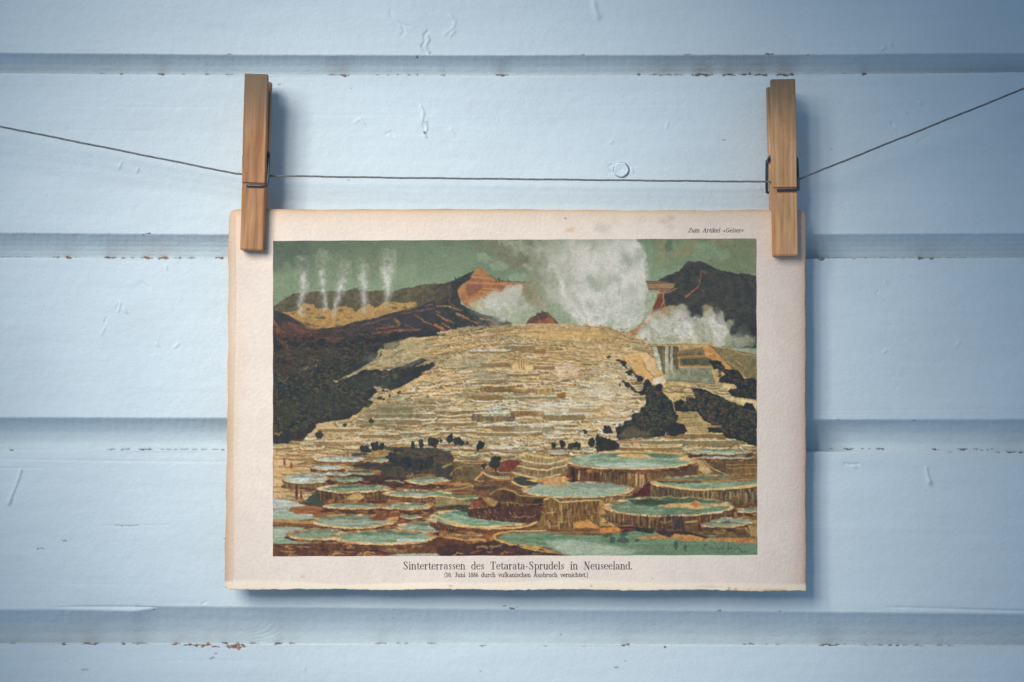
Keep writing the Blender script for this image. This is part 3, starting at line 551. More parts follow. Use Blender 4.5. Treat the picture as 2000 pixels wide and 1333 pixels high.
    L(t(F_, 520, 280, 560, 380, 640, 470), 1.4, (126, 88, 60), .8); L(t(F_, 400, 270, 440, 300), 2, (128, 110, 74), .6); L(t(F_, 440, 140, 540, 160, 640, 240), 3, (120, 112, 86), .7); L(t(F_, 150, 200, 400, 210, 560, 185), 1.5, (214, 180, 140), .8)
    P(t(F_, 640, 490, 740, 450, 790, 500, 760, 560, 660, 570, 620, 530), (214, 186, 158), 1.5, 1.5)
    L(t(F_, 790, 510, 1000, 520, 1110, 530, 1360, 550), 1.8, (90, 96, 78), .8)
    P(t(F_, 760, 570, 860, 540, 1100, 560, 1600, 560, 1620, 600, 1500, 680, 1860, 760, 1860, 860, 1500, 730, 1300, 680, 1100, 720, 900, 760, 820, 740, 760, 640), (198, 168, 116), 1.5, 1.5)
    for k in range(34):
        x = R.uniform(760, 1500); y = R.uniform(560, 700)
        ledge(F_[0]+x/6.06, F_[1]+y/6.06, R.uniform(12, 34), 3, R.choice([(208, 184, 136), (190, 160, 110), (210, 196, 164)]), R.choice([(130, 112, 80), (150, 124, 82), (116, 112, 90)]), .9)
    P(t(F_, 1100, 545, 1300, 560, 1500, 560, 1400, 580, 1200, 580), (150, 134, 92), 1.5, 1.5)
    L(t(F_, 1440, 710, 1860, 780), 3, (206, 192, 152), .9)
    # woods on the right
    P(t(F_, 1290, 270, 1440, 290, 1480, 370, 1560, 380, 1640, 400, 1720, 500, 1800, 480, 1862, 520, 1862, 745, 1700, 720, 1560, 690, 1510, 640, 1620, 610, 1600, 560, 1400, 530, 1420, 480, 1500, 450, 1440, 400, 1340, 370), (62, 66, 66), 1.6, 1.6, col2=(52, 60, 64))
    P(t(F_, 1080, 610, 1160, 600, 1300, 640, 1420, 700, 1540, 760, 1620, 790, 1700, 810, 1740, 770, 1800, 790, 1862, 880, 1862, 1285, 1760, 1270, 1700, 1230, 1500, 1190, 1440, 1130, 1290, 1120, 1280, 1060, 1400, 1050, 1230, 980, 1160, 890, 900, 870, 880, 760, 960, 730, 1020, 760, 1060, 740, 1080, 700, 1140, 740, 1150, 700), (58, 64, 66), 1.6, 1.8, col2=(48, 58, 62))
    P(t(F_, 540, 540, 580, 515, 620, 560, 660, 590, 700, 560, 740, 590, 750, 650, 800, 690, 860, 760, 890, 860, 900, 900, 940, 920, 920, 980, 900, 1010, 980, 1020, 1040, 1110, 960, 1140, 780, 1120, 760, 1170, 620, 1180, 520, 1190, 400, 1190, 230, 1210, 200, 1160, 210, 1060, 280, 1060, 300, 980, 370, 970, 390, 910, 470, 880, 490, 830, 540, 820, 550, 740, 540, 690, 490, 680, 450, 650, 510, 620), (60, 64, 68), 1.8, 2, col2=(52, 58, 64))
    P(t(F_, 210, 1160, 380, 1010, 560, 970, 700, 1040, 740, 1120, 600, 1180, 300, 1190), (84, 72, 66), 2, 2, 2, .5)
    for k in range(150):
        x = R.uniform(250, 1850); y = R.uniform(560, 1240)
        if (x < 1000 and (y < 1150-(x-200)*.9 or y > 1180 or x > 880 and y > 880)) or (x >= 1000 and (y < 620+(x-1080)*.35 or y > 880+(x-1150)*.55)): continue
        L(t(F_, x, y, x+R.uniform(10, 50), y+R.uniform(-20, 20)), R.uniform(1, 3), R.choice([(76, 80, 68), (48, 54, 62), (86, 74, 64), (56, 70, 66)]), .5, 3, 1.5)
    clumps(F_, (560, 560, 700, 600, 860, 780, 900, 1000, 960, 1120, 600, 1160, 260, 1180, 320, 1000, 540, 840), 240, 2, 5)
    clumps(F_, (1120, 640, 1300, 660, 1850, 900, 1850, 1250, 1500, 1150, 1300, 990, 1150, 860, 920, 850, 1000, 770), 330, 2, 5.5)
    clumps(F_, (1330, 300, 1560, 420, 1850, 560, 1850, 720, 1540, 650, 1640, 580, 1450, 500), 90, 1.5, 4)
    for pts in ((210, 265, 270, 290, 330, 370), (330, 410, 380, 400, 440, 450, 510, 500), (280, 520, 350, 570), (370, 580, 420, 640, 480, 660), (100, 240, 130, 235)):
        L(t(F_, *pts), 5, (66, 66, 60), .95, 2, 2, 3)
    for x, y, r in ((330, 560, 7), (485, 485, 7), (290, 310, 6), (360, 415, 6), (245, 565, 3), (120, 235, 3), (230, 1080, 8), (90, 1090, 10), (70, 1060, 5), (130, 1110, 6), (60, 1240, 11), (20, 1290, 14), (160, 1290, 14), (100, 1300, 20), (930, 1060, 14), (975, 1090, 10), (880, 1090, 14), (560, 540, 8), (705, 590, 8)):
        X, Y = t(F_, x, y)[0]; B(X, Y, r*.75, r*.75, (58, 62, 66), .95, 2, 2, 3)
    P(t(F_, 920, 880, 1150, 880, 1180, 980, 1270, 1010, 1280, 1130, 1080, 1130, 1010, 1040, 900, 1000, 940, 960), (160, 138, 96), 1.5, 1.5)
    for k in range(10): L(t(F_, 950+k*12, 900+k*24, 1150+k*12, 895+k*24), 1.5, R.choice([(198, 166, 112), (110, 96, 72), (126, 116, 84)]), .8)
    L(t(F_, 1310, 1050, 1420, 1055), 4, (160, 128, 86), .8)
    # ---- lower ground: warm brown base that the pools stand on
    P([(533, 900), (620, 905), (700, 890), (860, 905), (1110, 890), (1479, 880), (1479, 1090), (533, 1090)], (150, 112, 74), 3, 2, 3, col2=(104, 78, 62), tex='hs')
    P([(533, 880), (640, 880), (700, 905), (640, 945), (600, 975), (533, 990)], (196, 158, 106), 2, 2, 2, tex='hs', col2=(206, 178, 138))
    for k in range(60):
        x = R.uniform(540, 660); y = R.uniform(868, 975)
        ledge(x, y, R.uniform(20, 60), 3, R.choice([(210, 180, 130), (206, 190, 160), (190, 150, 96)]), R.choice([(140, 104, 70), (164, 120, 78)]), .75)
    for k in range(110):
        x = R.uniform(660, 1110); y = R.uniform(872, 935)
        ledge(x, y, R.uniform(16, 60), 3.2, R.choice([(196, 164, 108), (180, 150, 98), (204, 180, 132), (160, 172, 144)]), R.choice([(104, 84, 62), (90, 84, 68), (134, 98, 64)]), .85)
    for k in range(50):
        x = R.uniform(1330, 1478); y = R.uniform(872, 935)
        ledge(x, y, R.uniform(14, 50), 3.2, R.choice([(204, 168, 108), (200, 190, 150), (176, 180, 150)]), R.choice([(126, 92, 62), (150, 104, 66), (108, 92, 66)]), .85)
    # broad tone of the fan: greyer flanks, cream middle, ochre hatching in folds
    for x, y, rx, ry, col, a in ((770, 700, 60, 14, (150, 144, 120), .34), (900, 705, 60, 14, (152, 146, 118), .34), (760, 800, 56, 16, (126, 122, 98), .42), (850, 790, 50, 12, (146, 130, 98), .34), (930, 770, 40, 8, (130, 112, 78), .4), (1010, 765, 34, 5, (96, 82, 62), .5), (940, 860, 60, 6, (140, 120, 86), .4), (1240, 850, 30, 10, (140, 118, 84), .4), (1140, 735, 30, 5, (150, 128, 90), .4), (1100, 800, 60, 12, (212, 202, 184), .34), (1050, 840, 50, 8, (206, 196, 176), .3), (1190, 800, 40, 20, (204, 178, 138), .35), (1180, 760, 40, 12, (204, 190, 164), .35), (860, 740, 40, 6, (204, 176, 132), .35), (700, 860, 60, 6, (206, 184, 150), .35), (1120, 660, 70, 10, (208, 168, 108), .35)):
        B(x, y, rx, ry, col, a, 9, 3)
    for k in range(170):
        x = R.uniform(700, 1240); y = R.uniform(660, 875)
        q = c.img[int(y-PY0), int(x-PX0)]
        if q.mean() < .42: continue
        ln = R.uniform(5, 18)
        L([(x-ln/2, y-.6), (x, y+.6), (x+ln/2, y-.8)], R.uniform(1, 2.4), R.choice([(112, 94, 68), (128, 104, 70), (96, 88, 72), (222, 200, 160), (216, 206, 190), (150, 106, 72)]), .55, 1, 1)
    # tree row on the terrace foot
    P(t(G_, 1190, 10, 1340, 0, 1930, 30, 2100, 60, 2160, 150, 2100, 330, 1900, 330, 1600, 340, 1560, 480, 1240, 480, 1300, 300, 940, 240, 1050, 190, 1190, 190, 1340, 190, 1380, 130, 1440, 110, 1480, 90, 1560, 90), (84, 76, 66), 2, 2, 1, .9, col2=(62, 64, 66))
    P(t(G_, 1190, 20, 1330, 30, 1400, 60, 1340, 120, 1180, 120), (156, 128, 82), 2, 2, 1)
    for k in range(40):
        x = R.uniform(1480, 1920); y = R.uniform(40, 330)
        L(t(G_, x, y, x+R.uniform(10, 50), y+R.uniform(-30, 30)), R.uniform(1, 3), R.choice([(112, 100, 74), (58, 62, 64), (96, 90, 72), (70, 74, 72)]), .6, 2, 2)
    P(t(H_, 0, 180, 240, 190, 420, 230, 540, 250, 520, 320, 440, 440, 0, 440), (92, 80, 64), 2, 2, 2, .9, col2=(112, 98, 72))
    P(t(H_, 0, 200, 200, 230, 240, 300, 160, 420, 0, 400), (66, 68, 68), 2, 2, 1.5, .8)
    L(t(H_, 180, 340, 240, 270, 340, 230, 440, 240), 3.5, (166, 138, 86), .8, 2, 1.5, 2); L(t(H_, 90, 250, 180, 215), 4, (158, 142, 96), .8)
    for k in range(26):
        x = R.uniform(180, 520); y = R.uniform(240, 430)
        L(t(H_, x, y, x+R.uniform(10, 30), y+R.uniform(20, 60)), 1.3, R.choice([(150, 122, 78), (76, 66, 58), (124, 86, 66)]), .7)
    P(t(H_, 780, 190, 860, 170, 1000, 180, 960, 260, 860, 310, 740, 300), (122, 70, 64), 1.5, 1.5)
    def tree(X, Y, rx, ry, a=1):
        for _ in range(7):
            B(X+R.uniform(-.5, .5)*rx, Y+R.uniform(-.5, .4)*ry, rx*R.uniform(.4, .62), ry*R.uniform(.4, .62), R.choice([(58, 64, 68), (66, 66, 66), (52, 60, 62)]), a, 1.5, 1.6, 3)
    for o, x, y, rx, ry in ((G_, 1110, 45, 60, 50), (G_, 1230, 0, 50, 55), (G_, 1300, 5, 45, 40), (G_, 1400, 190, 70, 80), (G_, 1500, 180, 60, 70), (G_, 1440, 120, 60, 50), (G_, 1460, 60, 14, 40), (G_, 1600, 200, 70, 80), (G_, 1720, 230, 80, 70), (G_, 1850, 200, 60, 80), (H_, 530, 0, 62, 60), (H_, 700, 190, 85, 75), (H_, 570, 235, 28, 36), (D_, 1675, 1260, 20, 60), (D_, 1770, 1240, 36, 60), (D_, 1910, 1240, 55, 60), (E_, 170, 1190, 50, 60), (E_, 260, 1210, 60, 50), (E_, 320, 1230, 36, 36), (E_, 70, 1210, 16, 24), (E_, 20, 1225, 24, 36), (E_, 375, 1235, 16, 24), (E_, 1395, 1270, 30, 32), (E_, 1505, 1255, 40, 46), (E_, 1600, 1280, 44, 50), (E_, 1670, 1280, 44, 46), (E_, 1765, 1110, 40, 26), (E_, 1840, 1240, 50, 60), (E_, 1925, 1220, 26, 80), (F_, 20, 1230, 40, 60)):
        X, Y = t(o, x, y)[0]; tree(X, Y, rx/6.06, ry/6.06)
    L(t(H_, 710, 240, 720, 310), 2.2, (70, 60, 58), 1); L(t(E_, 0, 1258, 430, 1265), 2, (84, 70, 60), .9, .8); L(t(E_, 1380, 1305, 1720, 1320), 2.5, (84, 72, 62), .9, .8)
    L(t(G_, 960, 100, 1120, 95), 5, (66, 68, 72), .9); P(t(G_, 950, 235, 1080, 195, 1180, 180, 1300, 230, 1200, 240), (60, 66, 72), 1, 1)
    L(t(G_, 330, 210, 420, 195, 540, 205), 3, (92, 88, 74), .8); P(t(G_, 380, 180, 470, 130, 560, 130, 560, 200, 420, 210), (160, 124, 82), 1.5, 1.2)
    L(t(H_, 560, 45, 850, 55), 3, (150, 96, 70), .7)
    # ---- pools, back to front
    pool = c.pool
    def PL(o, u, v, ru, rv, h, **k):
        X, Y = t(o, u, v)[0]; pool(X, Y, ru/6.06, rv/6.06, h/6.06, **k)
    pale = dict(water=(166, 182, 176), water2=(190, 196, 190))
    PL(G_, 800, 152, 290, 36, 36, wall=(150, 116, 76), wall2=(120, 90, 62), rw=2, **pale)
    PL(G_, 660, 250, 200, 30, 20, wall=(160, 124, 82), wall2=(130, 96, 66), rw=2.2, **pale)
    PL(G_, 1290, 165, 90, 26, 16, rw=1.8)
    PL(G_, 720, 325, 300, 22, 14, wall=(170, 120, 78), rw=1.4, **pale)
    PL(G_, 400, 385, 270, 60, 62, wall=(142, 118, 82), wall2=(110, 92, 68), rw=3, **pale)
    PL(G_, 1100, 330, 120, 22, 22, rw=1.2, wall=(90, 70, 60))
    P(t(G_, 640, 400, 900, 340, 1300, 340, 1620, 380, 1620, 480, 1200, 500, 700, 480), (70, 58, 62), 1.5, 1.5, .8, col2=(92, 66, 60))
    PL(G_, 900, 395, 190, 34, 34, water=(98, 122, 100), rim=(160, 128, 88), wall=(72, 58, 60), wall2=(62, 54, 60), rw=1.6)
    L(t(G_, 1350, 410, 1460, 400, 1560, 430), 3, (150, 158, 122), .8); L(t(G_, 1080, 425, 1150, 425), 2.5, (140, 60, 66), .8)
    # figures
    for x, y, h, w, col in ((155, 175, 11, 5, (140, 84, 66)), (235, 220, 7, 6, (146, 84, 62)), (300, 540, 15, 5, (92, 62, 62)), (350, 560, 10, 4, (116, 76, 62)), (905, 60, 7, 4, (140, 104, 74)), (520, 115, 7, 5, (190, 180, 160)), (530, 60, 4, 2, (120, 90, 64)), (890, 350, 6, 2, (190, 150, 100)), (850, 115, 4, 3, (150, 100, 70))):
        X, Y = t(G_, x, y)[0]
        if y > 500:                                     # stands in front of the big left pool
            continue
        L([(X, Y-h/2), (X+.5, Y+h/2)], w*.7, col, 1, .5, .5, w)
    L(t(G_, 90, 235, 280, 250), 2, (150, 110, 78), .8)
    # middle right: curtain of dripstone under the big pool
    P(t(H_, 1560, 200, 1930, 200, 2540, 260, 2540, 700, 1580, 520), (112, 78, 60), 1, 1, col2=(84, 60, 56), tex='vs')
    P(t(I_, 0, 230, 500, 300, 900, 250, 1130, 190, 1200, 160, 1870, 160, 1870, 420, 1000, 420, 640, 420, 560, 600, 330, 610, 320, 500, 0, 480), (134, 104, 68), 1, 1, col2=(104, 82, 62), tex='vs')
    for k in range(70):
        x = R.uniform(10, 620); y0 = R.uniform(280, 330); x2 = x
        L(t(I_, x, y0, x2+R.uniform(-6, 6), y0+R.uniform(60, 220)), R.uniform(1.2, 3.6), R.choice([(150, 122, 82), (86, 66, 60), (186, 152, 100), (70, 60, 62), (124, 96, 66)]), .75, 1, 1, 1)
    for u in (430, 480, 510): L(t(I_, u, 300, u+4, 400, u-2, 490), 5, (190, 158, 108), .9, 1, 1, 2.5)
    P(t(I_, 330, 590, 440, 560, 560, 430, 600, 440, 600, 600, 340, 610), (90, 54, 60), 1.5, 1)
    for k in range(30):
        x = R.uniform(1580, 1930); y0 = R.uniform(225, 300)
        L(t(H_, x, y0, x+R.uniform(-4, 4), y0+R.uniform(60, 190)), R.uniform(1.2, 3), R.choice([(90, 60, 56), (140, 104, 70), (66, 54, 58), (122, 80, 60)]), .8, 1, 1, 1)
    L(t(H_, 1700, 230, 1695, 400), 3, (186, 160, 104), .9)
    L(t(H_, 1620, 220, 1640, 460), 6, (62, 52, 58), .8)
    # rocks at right
    P(t(I_, 1130, 190, 1200, 170, 1290, 270, 1330, 320, 1250, 350, 1160, 290), (176, 148, 102), 1.5, 1.5)
    for x, y, rx, ry, rot in ((1350, 190, 11, 5, 0), (1450, 285, 19, 8, .35), (1590, 200, 7, 5, 0), (1100, 280, 12, 9, -.6), (1080, 360, 7, 6, 0), (900, 310, 6, 10, 0), (980, 340, 10, 8, -.7), (810, 310, 4, 8, 0)):
        X, Y = t(I_, x, y)[0]; B(X, Y, rx, ry, (92, 76, 66), .85, 2, 2, 2, rot=rot)
    for k in range(12): L(t(I_, 1500, 200+k*18, 1700, 195+k*19, 1860, 190+k*18), 1.4, R.choice([(192, 154, 98), (118, 86, 60), (160, 114, 72)]), .7)
    L(t(I_, 1150, 390, 1500, 400, 1870, 380), 3, (190, 148, 94), .8); L(t(I_, 1230, 180, 1300, 260, 1560, 380), 2, (206, 170, 116), .8)
    # big upper right pool with its spit
    X, Y = t(I_, 380, 175)[0]; pool(X, Y, 128, 19, 4, water=(114, 152, 132), water2=(146, 174, 158), rw=3.6, wall=(150, 104, 70))
    c.ell(X-8, Y+9.5, 70, 5, (172, 192, 184), .75)
    L(t(I_, 0, 85, 400, 75, 900, 95, 1060, 90), 4, (204, 162, 104), .95, 1, 1, 3)
    P(t(I_, 190, 120, 300, 100, 520, 105, 660, 150, 500, 155, 260, 140), (202, 160, 104), 1, 1)
    P(t(I_, 900, 160, 1060, 100, 1120, 110, 1160, 160, 1040, 190), (204, 166, 110), 1, 1)
    PL(I_, 1420, 82, 370, 30, 26, rw=1.8, water=(146, 172, 154), water2=(176, 190, 172)); PL(I_, 1480, 148, 320, 16, 8, rw=1.4, **pale)
    # terraces left of the big pool
    for (u0, v0, u1, v1, hh, cr, sh) in ((1050, 90, 1550, 120, 60, (206, 170, 112), (140, 118, 80)), (1020, 170, 1560, 190, 80, (200, 176, 130), (132, 112, 78)), (990, 240, 1540, 260, 90, (208, 176, 118), (116, 96, 68)), (920, 320, 1470, 370, 60, (206, 180, 124), (126, 104, 72))):
        P(t(H_, u0, v0, u1, v1-40, u1+10, v1+hh, (u0+u1)/2, v1+hh+30, u0+20, v0+hh), sh, 1, 1, vary=.2, tex='vs', col2=[q+30 for q in sh])
        L(t(H_, u0, v0, u0+150, v0+35, (u0+u1)/2+60, v1+28, u1, v1-30), 3.2, cr, .95, 1, .8)
    PL(H_, 1460, 90, 110, 22, 6, rw=1.4, **pale)
    P(t(H_, 910, 390, 1000, 360, 1300, 430, 1340, 470, 1000, 470), (66, 76, 70), 1, 1)
    P(t(H_, 1060, 400, 1300, 390, 1540, 360, 1580, 470, 1300, 470, 1180, 430), (198, 148, 94), 1, 1, vary=.15)
    L(t(H_, 900, 420, 960, 460, 1100, 490, 1300, 500), 3, (206, 178, 122), .95)
    # pool with pale water, centre (H 1300..I 320)
    X, Y = t(H_, 1600, 530)[0]
    pool(X+14, Y-1, 106/1.0, 16, 22, water=(164, 182, 170), water2=(140, 168, 150), rw=3.2, wall=(146, 116, 76), wall2=(106, 84, 62), rim=(212, 176, 124))
    P(t(H_, 1300, 440, 1590, 440, 1580, 480, 1320, 490), (186, 148, 98), 1, 1, 1, .7)
    P(t(H_, 640, 560, 760, 510, 860, 520, 980, 570, 1100, 580, 1270, 600, 1280, 860, 1160, 930, 400, 880, 360, 740, 420, 660, 520, 610, 620, 600), (106, 80, 60), 1.5, 1.5, col2=(78, 62, 58))
    P(t(H_, 1280, 630, 1360, 590, 1470, 660, 1930, 650, 1930, 960, 1640, 980, 1200, 960, 1240, 860), (134, 104, 66), 1.5, 1.5, col2=(104, 78, 58), tex='vs')
    # central rocks: strokes
    L(t(H_, 640, 580, 700, 530, 800, 510, 920, 540, 1000, 590, 1270, 600), 2.6, (176, 146, 88), .9)
    P(t(H_, 540, 600, 640, 610, 740, 660, 700, 720, 620, 690), (160, 124, 78), 1.5, 1.5); P(t(H_, 380, 740, 440, 660, 540, 630, 540, 720, 480, 760), (136, 80, 64), 1.5, 1.5)
    P(t(H_, 720, 700, 780, 690, 760, 840, 700, 800), (62, 56, 60), 1.5, 1.5); P(t(H_, 860, 700, 980, 700, 970, 830, 860, 830), (80, 58, 58), 1.5, 1.5); P(t(H_, 1150, 640, 1270, 620, 1240, 820, 1200, 820), (66, 56, 60), 1.5, 1.5)
    for k in range(70):
        x = R.uniform(400, 1250); y = R.uniform(620, 860)
        L(t(H_, x, y, x+R.uniform(5, 40), y+R.uniform(10, 60)), R.uniform(1, 2.4), R.choice([(156, 126, 78), (84, 62, 56), (140, 96, 66), (178, 144, 90), (112, 104, 72)]), .65)
    L(t(H_, 780, 670, 960, 680, 1100, 760), 2, (160, 132, 80), .8); L(t(H_, 720, 850, 940, 860), 4, (180, 132, 88), .85)
    for k in range(80):
        x = R.uniform(1290, 1930); y = R.uniform(670, 920)
        L(t(H_, x, y, x+R.uniform(-6, 6), y+R.uniform(20, 90)), R.uniform(1, 2.8), R.choice([(178, 146, 90), (96, 72, 56), (150, 116, 70), (196, 156, 98), (104, 92, 66)]), .7)
    L(t(H_, 1290, 640, 1370, 600, 1470, 670, 1800, 650, 1940, 650), 3, (204, 170, 110), .95)
    P(t(H_, 1650, 900, 1800, 880, 1930, 960, 1930, 980, 1640, 970), (190, 134, 76), 1.5, 1.5)
    P(t(H_, 440, 430, 500, 360, 580, 300, 720, 310, 760, 330, 900, 320, 890, 460, 820, 470, 740, 520, 640, 560, 480, 590, 440, 500), (130, 98, 68), 1.5, 1.5, col2=(96, 74, 60))
    L(t(H_, 470, 400, 560, 310, 620, 350, 740, 390, 880, 390), 4, (202, 152, 96), .9); L(t(H_, 600, 340, 720, 370, 870, 370), 3, (134, 166, 138), .9); L(t(H_, 660, 405, 860, 405), 2.4, (180, 104, 68), .9); L(t(H_, 640, 430, 830, 435), 3, (90, 88, 70), .8)
    L(t(H_, 0, 450, 200, 445, 400, 450, 440, 480), 4, (182, 134, 84), .9); L(t(H_, 120, 520, 320, 500, 440, 470), 3, (176, 148, 92), .8); L(t(H_, 470, 500, 640, 500, 700, 490), 7, (78, 70, 64), .8)
    # lower right pools
    P(t(I_, 0, 640, 200, 780, 330, 960, 0, 960), (170, 132, 82), 1.5, 1.5)
    P(t(I_, 320, 605, 1000, 610, 1100, 680, 500, 740, 320, 700), (66, 82, 74), 1.2, 1.2, col2=(74, 98, 84), tex='hs')
    X, Y = t(I_, 1290, 440)[0]
    pool(X, Y, 112, 14.5, 34, water=(112, 150, 130), water2=(138, 168, 150), rw=4, wall=(128, 108, 76), wall2=(84, 72, 64))
    P(t(I_, 700, 400, 1100, 400, 1500, 390, 1870, 370, 1870, 425, 1300, 440, 900, 440, 700, 430), (130, 98, 68), 1.5, 1.5, col2=(160, 124, 80), tex='hs')
    L(t(I_, 700, 430, 900, 440, 1200, 440), 2.6, (66, 74, 66), .8)
    L(t(I_, 640, 430, 760, 470, 1000, 515, 1250, 530, 1500, 510, 1870, 470), 3.6, (208, 174, 112), .95, 1, .8)
    for k in range(70):
        x = R.uniform(620, 1860); yb = 540 if x > 1000 else 470+(x-620)*.18
        L(t(I_, x, yb+R.uniform(0, 40), x+R.uniform(-5, 12), yb+R.uniform(80, 170)), R.uniform(1.2, 3.4), R.choice([(70, 64, 66), (158, 132, 90), (104, 84, 66), (86, 96, 92), (176, 146, 96)] if x > 1000 else [(66, 60, 66), (90, 76, 68), (110, 86, 66)]), .75, 1, 1, 1)
    P(t(I_, 330, 600, 760, 600, 1000, 660, 700, 720, 330, 700), (62, 74, 70), 1, 1, 1, .6, tex='hs')
    X, Y = t(I_, 820, 725)[0]
    pool(X, Y, 125, 19.5, 24, water=(96, 126, 106), water2=(120, 152, 134), rw=4.4, wall=(116, 88, 62), wall2=(76, 62, 60))
    P(t(I_, 330, 640, 700, 650, 900, 670, 680, 720, 400, 700), (64, 80, 70), 1, 1, 1, .8, tex='hs')
    P(t(I_, 670, 710, 900, 690, 1080, 680, 1140, 650, 1200, 690, 1500, 690, 1560, 720, 1400, 720, 1180, 760, 1000, 740, 800, 735), (196, 156, 104), 1, 1); P(t(I_, 1060, 700, 1140, 660, 1190, 700, 1150, 730), (184, 112, 72), 1, 1)
    L(t(I_, 1220, 770, 1400, 760, 1520, 730), 5, (98, 146, 128), .9); L(t(I_, 1200, 700, 1290, 710, 1350, 740), 5, (112, 140, 108), .8)
    for k in range(46):
        x = R.uniform(120, 980); yb = 770+min(x-100, 260)*.18
        L(t(I_, x, yb+R.uniform(0, 30), x+R.uniform(-5, 5), yb+R.uniform(60, 150)), R.uniform(1.2, 3), R.choice([(150, 116, 74), (66, 54, 58), (184, 140, 88), (96, 74, 60)]), .75, 1, 1, 1)
    P(t(I_, 850, 830, 990, 850, 1000, 1010, 850, 1000), (70, 62, 72), 1.5, 1.5, 1, .7)
    PL(I_, 1770, 775, 150, 32, 34, rw=3, wall=(84, 68, 62)); 
    P(t(I_, 1000, 900, 1150, 880, 1200, 960, 1720, 980, 1830, 880, 1870, 1100, 1300, 1100, 1200, 1060, 1010, 1020), (122, 100, 68), 1.5, 1.5, col2=(92, 76, 62))
    PL(I_, 1570, 900, 250, 46, 24, rw=3, wall=(128, 92, 64), water=(150, 176, 160)); PL(I_, 1440, 940, 260, 36, 30, rw=3, water=(112, 150, 130), wall=(132, 106, 72), wall2=(96, 80, 64))
    L(t(I_, 1165, 900, 1180, 1010), 5, (92, 54, 54), .95); L(t(I_, 1160, 895, 1165, 920), 4, (160, 84, 58), .9); L(t(I_, 1020, 910, 1150, 900), 3, (196, 158, 100), .9)
    P(t(I_, 1750, 970, 1830, 880, 1870, 900, 1870, 1100, 1810, 1080), (168, 134, 84), 1.5, 1.5); L(t(I_, 1720, 980, 1800, 1080), 2, (196, 166, 110), .8)
    # lake at the lower right
    P(t(H_, 740, 1100, 800, 1050, 960, 1030, 1300, 1020, 1400, 1040, 1700, 1060, 1930, 1060, 2500, 1000, 2700, 1050, 3800, 1130, 3800, 1310, 1640, 1310, 1500, 1260, 1300, 1200, 1100, 1170, 950, 1160, 820, 1130), (114, 150, 130), 1, 1, tex='hs', col2=(96, 130, 110))
    P(t(H_, 1300, 1130, 1600, 1110, 2100, 1180, 2500, 1240, 2200, 1300, 1640, 1310, 1450, 1250), (166, 184, 174), 2, 1.5, 4, .7, tex='hs')
    P(t(I_, 0, 1140, 900, 1150, 1870, 1150, 1870, 1310, 600, 1310), (90, 120, 104), 2, 1.5, 6, .55, tex='hs', col2=(110, 140, 122))
    for k in range(60):
        x = R.uniform(900, 3700); y = R.uniform(1060, 1290)
        L(t(H_, x, y, x+R.uniform(60, 260), y+R.uniform(-3, 3)), R.uniform(.8, 1.8), R.choice([(78, 116, 100), (140, 176, 156), (96, 140, 118), (160, 184, 172)]) if x < 2500 else R.choice([(72, 104, 92), (108, 150, 122)]), .5, 1, 1)
    for u, v, ru, rv in ((290, 1050, 9, 4), (270, 1120, 11, 6), (150, 1120, 6, 7), (90, 1060, 10, 3), (900, 1180, 4, 9), (1010, 1210, 3, 8), (440, 1120, 4, 4)):
        X, Y = t(I_, u, v)[0]; B(X, Y, ru, rv, (64, 84, 78), .7, 2, 2, 1.4)
    P(t(I_, 420, 1100, 500, 1070, 640, 1060, 820, 1040, 1000, 1060, 1100, 1050, 1200, 1080, 1300, 1110, 1500, 1090, 1870, 1100, 1870, 1160, 1400, 1130, 1000, 1125, 900, 1100, 700, 1105), (190, 140, 82), 1.2, 1.2, col2=(168, 112, 70))
    P(t(I_, 640, 1010, 1000, 1010, 1200, 1060, 1300, 1100, 1250, 1100, 1100, 1060, 900, 1040, 820, 1090, 700, 1050), (76, 60, 62), 1.2, 1.2)
    P(t(I_, 0, 960, 300, 960, 640, 980, 620, 1040, 400, 1010, 0, 1040), (66, 62, 62), 1.5, 1.5); P(t(I_, 0, 975, 200, 965, 300, 1000, 180, 1030, 0, 1035), (190, 124, 70), 1.5, 1.5); L(t(I_, 240, 985, 400, 990), 3, (140, 66, 54), .8)
    L(t(I_, 0, 1045, 200, 1045), 2, (90, 100, 84), .8)
    # ---- lower left pools
    P(t(G_, 10, 610, 200, 640, 420, 700, 500, 820, 300, 840, 10, 830), (172, 182, 176), 1, 1, tex='hs')
    P(t(G_, 10, 740, 200, 740, 400, 800, 520, 850, 300, 870, 10, 860), (150, 172, 160), 1, 1, tex='hs', vary=.08)
    L(t(G_, 10, 735, 200, 735, 260, 720), 1.4, (130, 120, 92), .8)
    P(t(G_, 190, 760, 240, 720, 420, 700, 640, 710, 640, 800, 300, 800), (168, 112, 66), 1.5, 1.5, col2=(140, 92, 62), tex='hs')
    P(t(G_, 400, 650, 560, 480, 640, 620, 640, 720, 420, 700), (84, 80, 70), 2, 1.5, 1, col2=(64, 84, 84))
    for x, y, h, w, col in ((297, 535, 24, 6, (92, 62, 62)), (352, 565, 13, 5, (116, 76, 62))):
        X, Y = t(G_, x, y)[0]; L([(X, Y-h/2), (X+.5, Y+h/2)], w*.6, col, 1, .5, .5, w)
    L(t(G_, 180, 580, 300, 600, 440, 660), 2.4, (120, 104, 74), .8)
    PL(G_, 980, 500, 430, 52, 110, wall=(118, 92, 64), wall2=(80, 64, 60), rw=4, water=(108, 142, 118), water2=(132, 162, 142))
    P(t(G_, 870, 620, 960, 560, 1060, 560, 1090, 600, 1040, 640), (180, 146, 92), 1.5, 1.2)
    PL(G_, 1720, 560, 390, 48, 70, wall=(140, 110, 72), wall2=(104, 78, 60), rw=4)
    PL(G_, 1840, 405, 250, 46, 40, wall=(96, 66, 60), wall2=(70, 58, 62), rw=3.4)
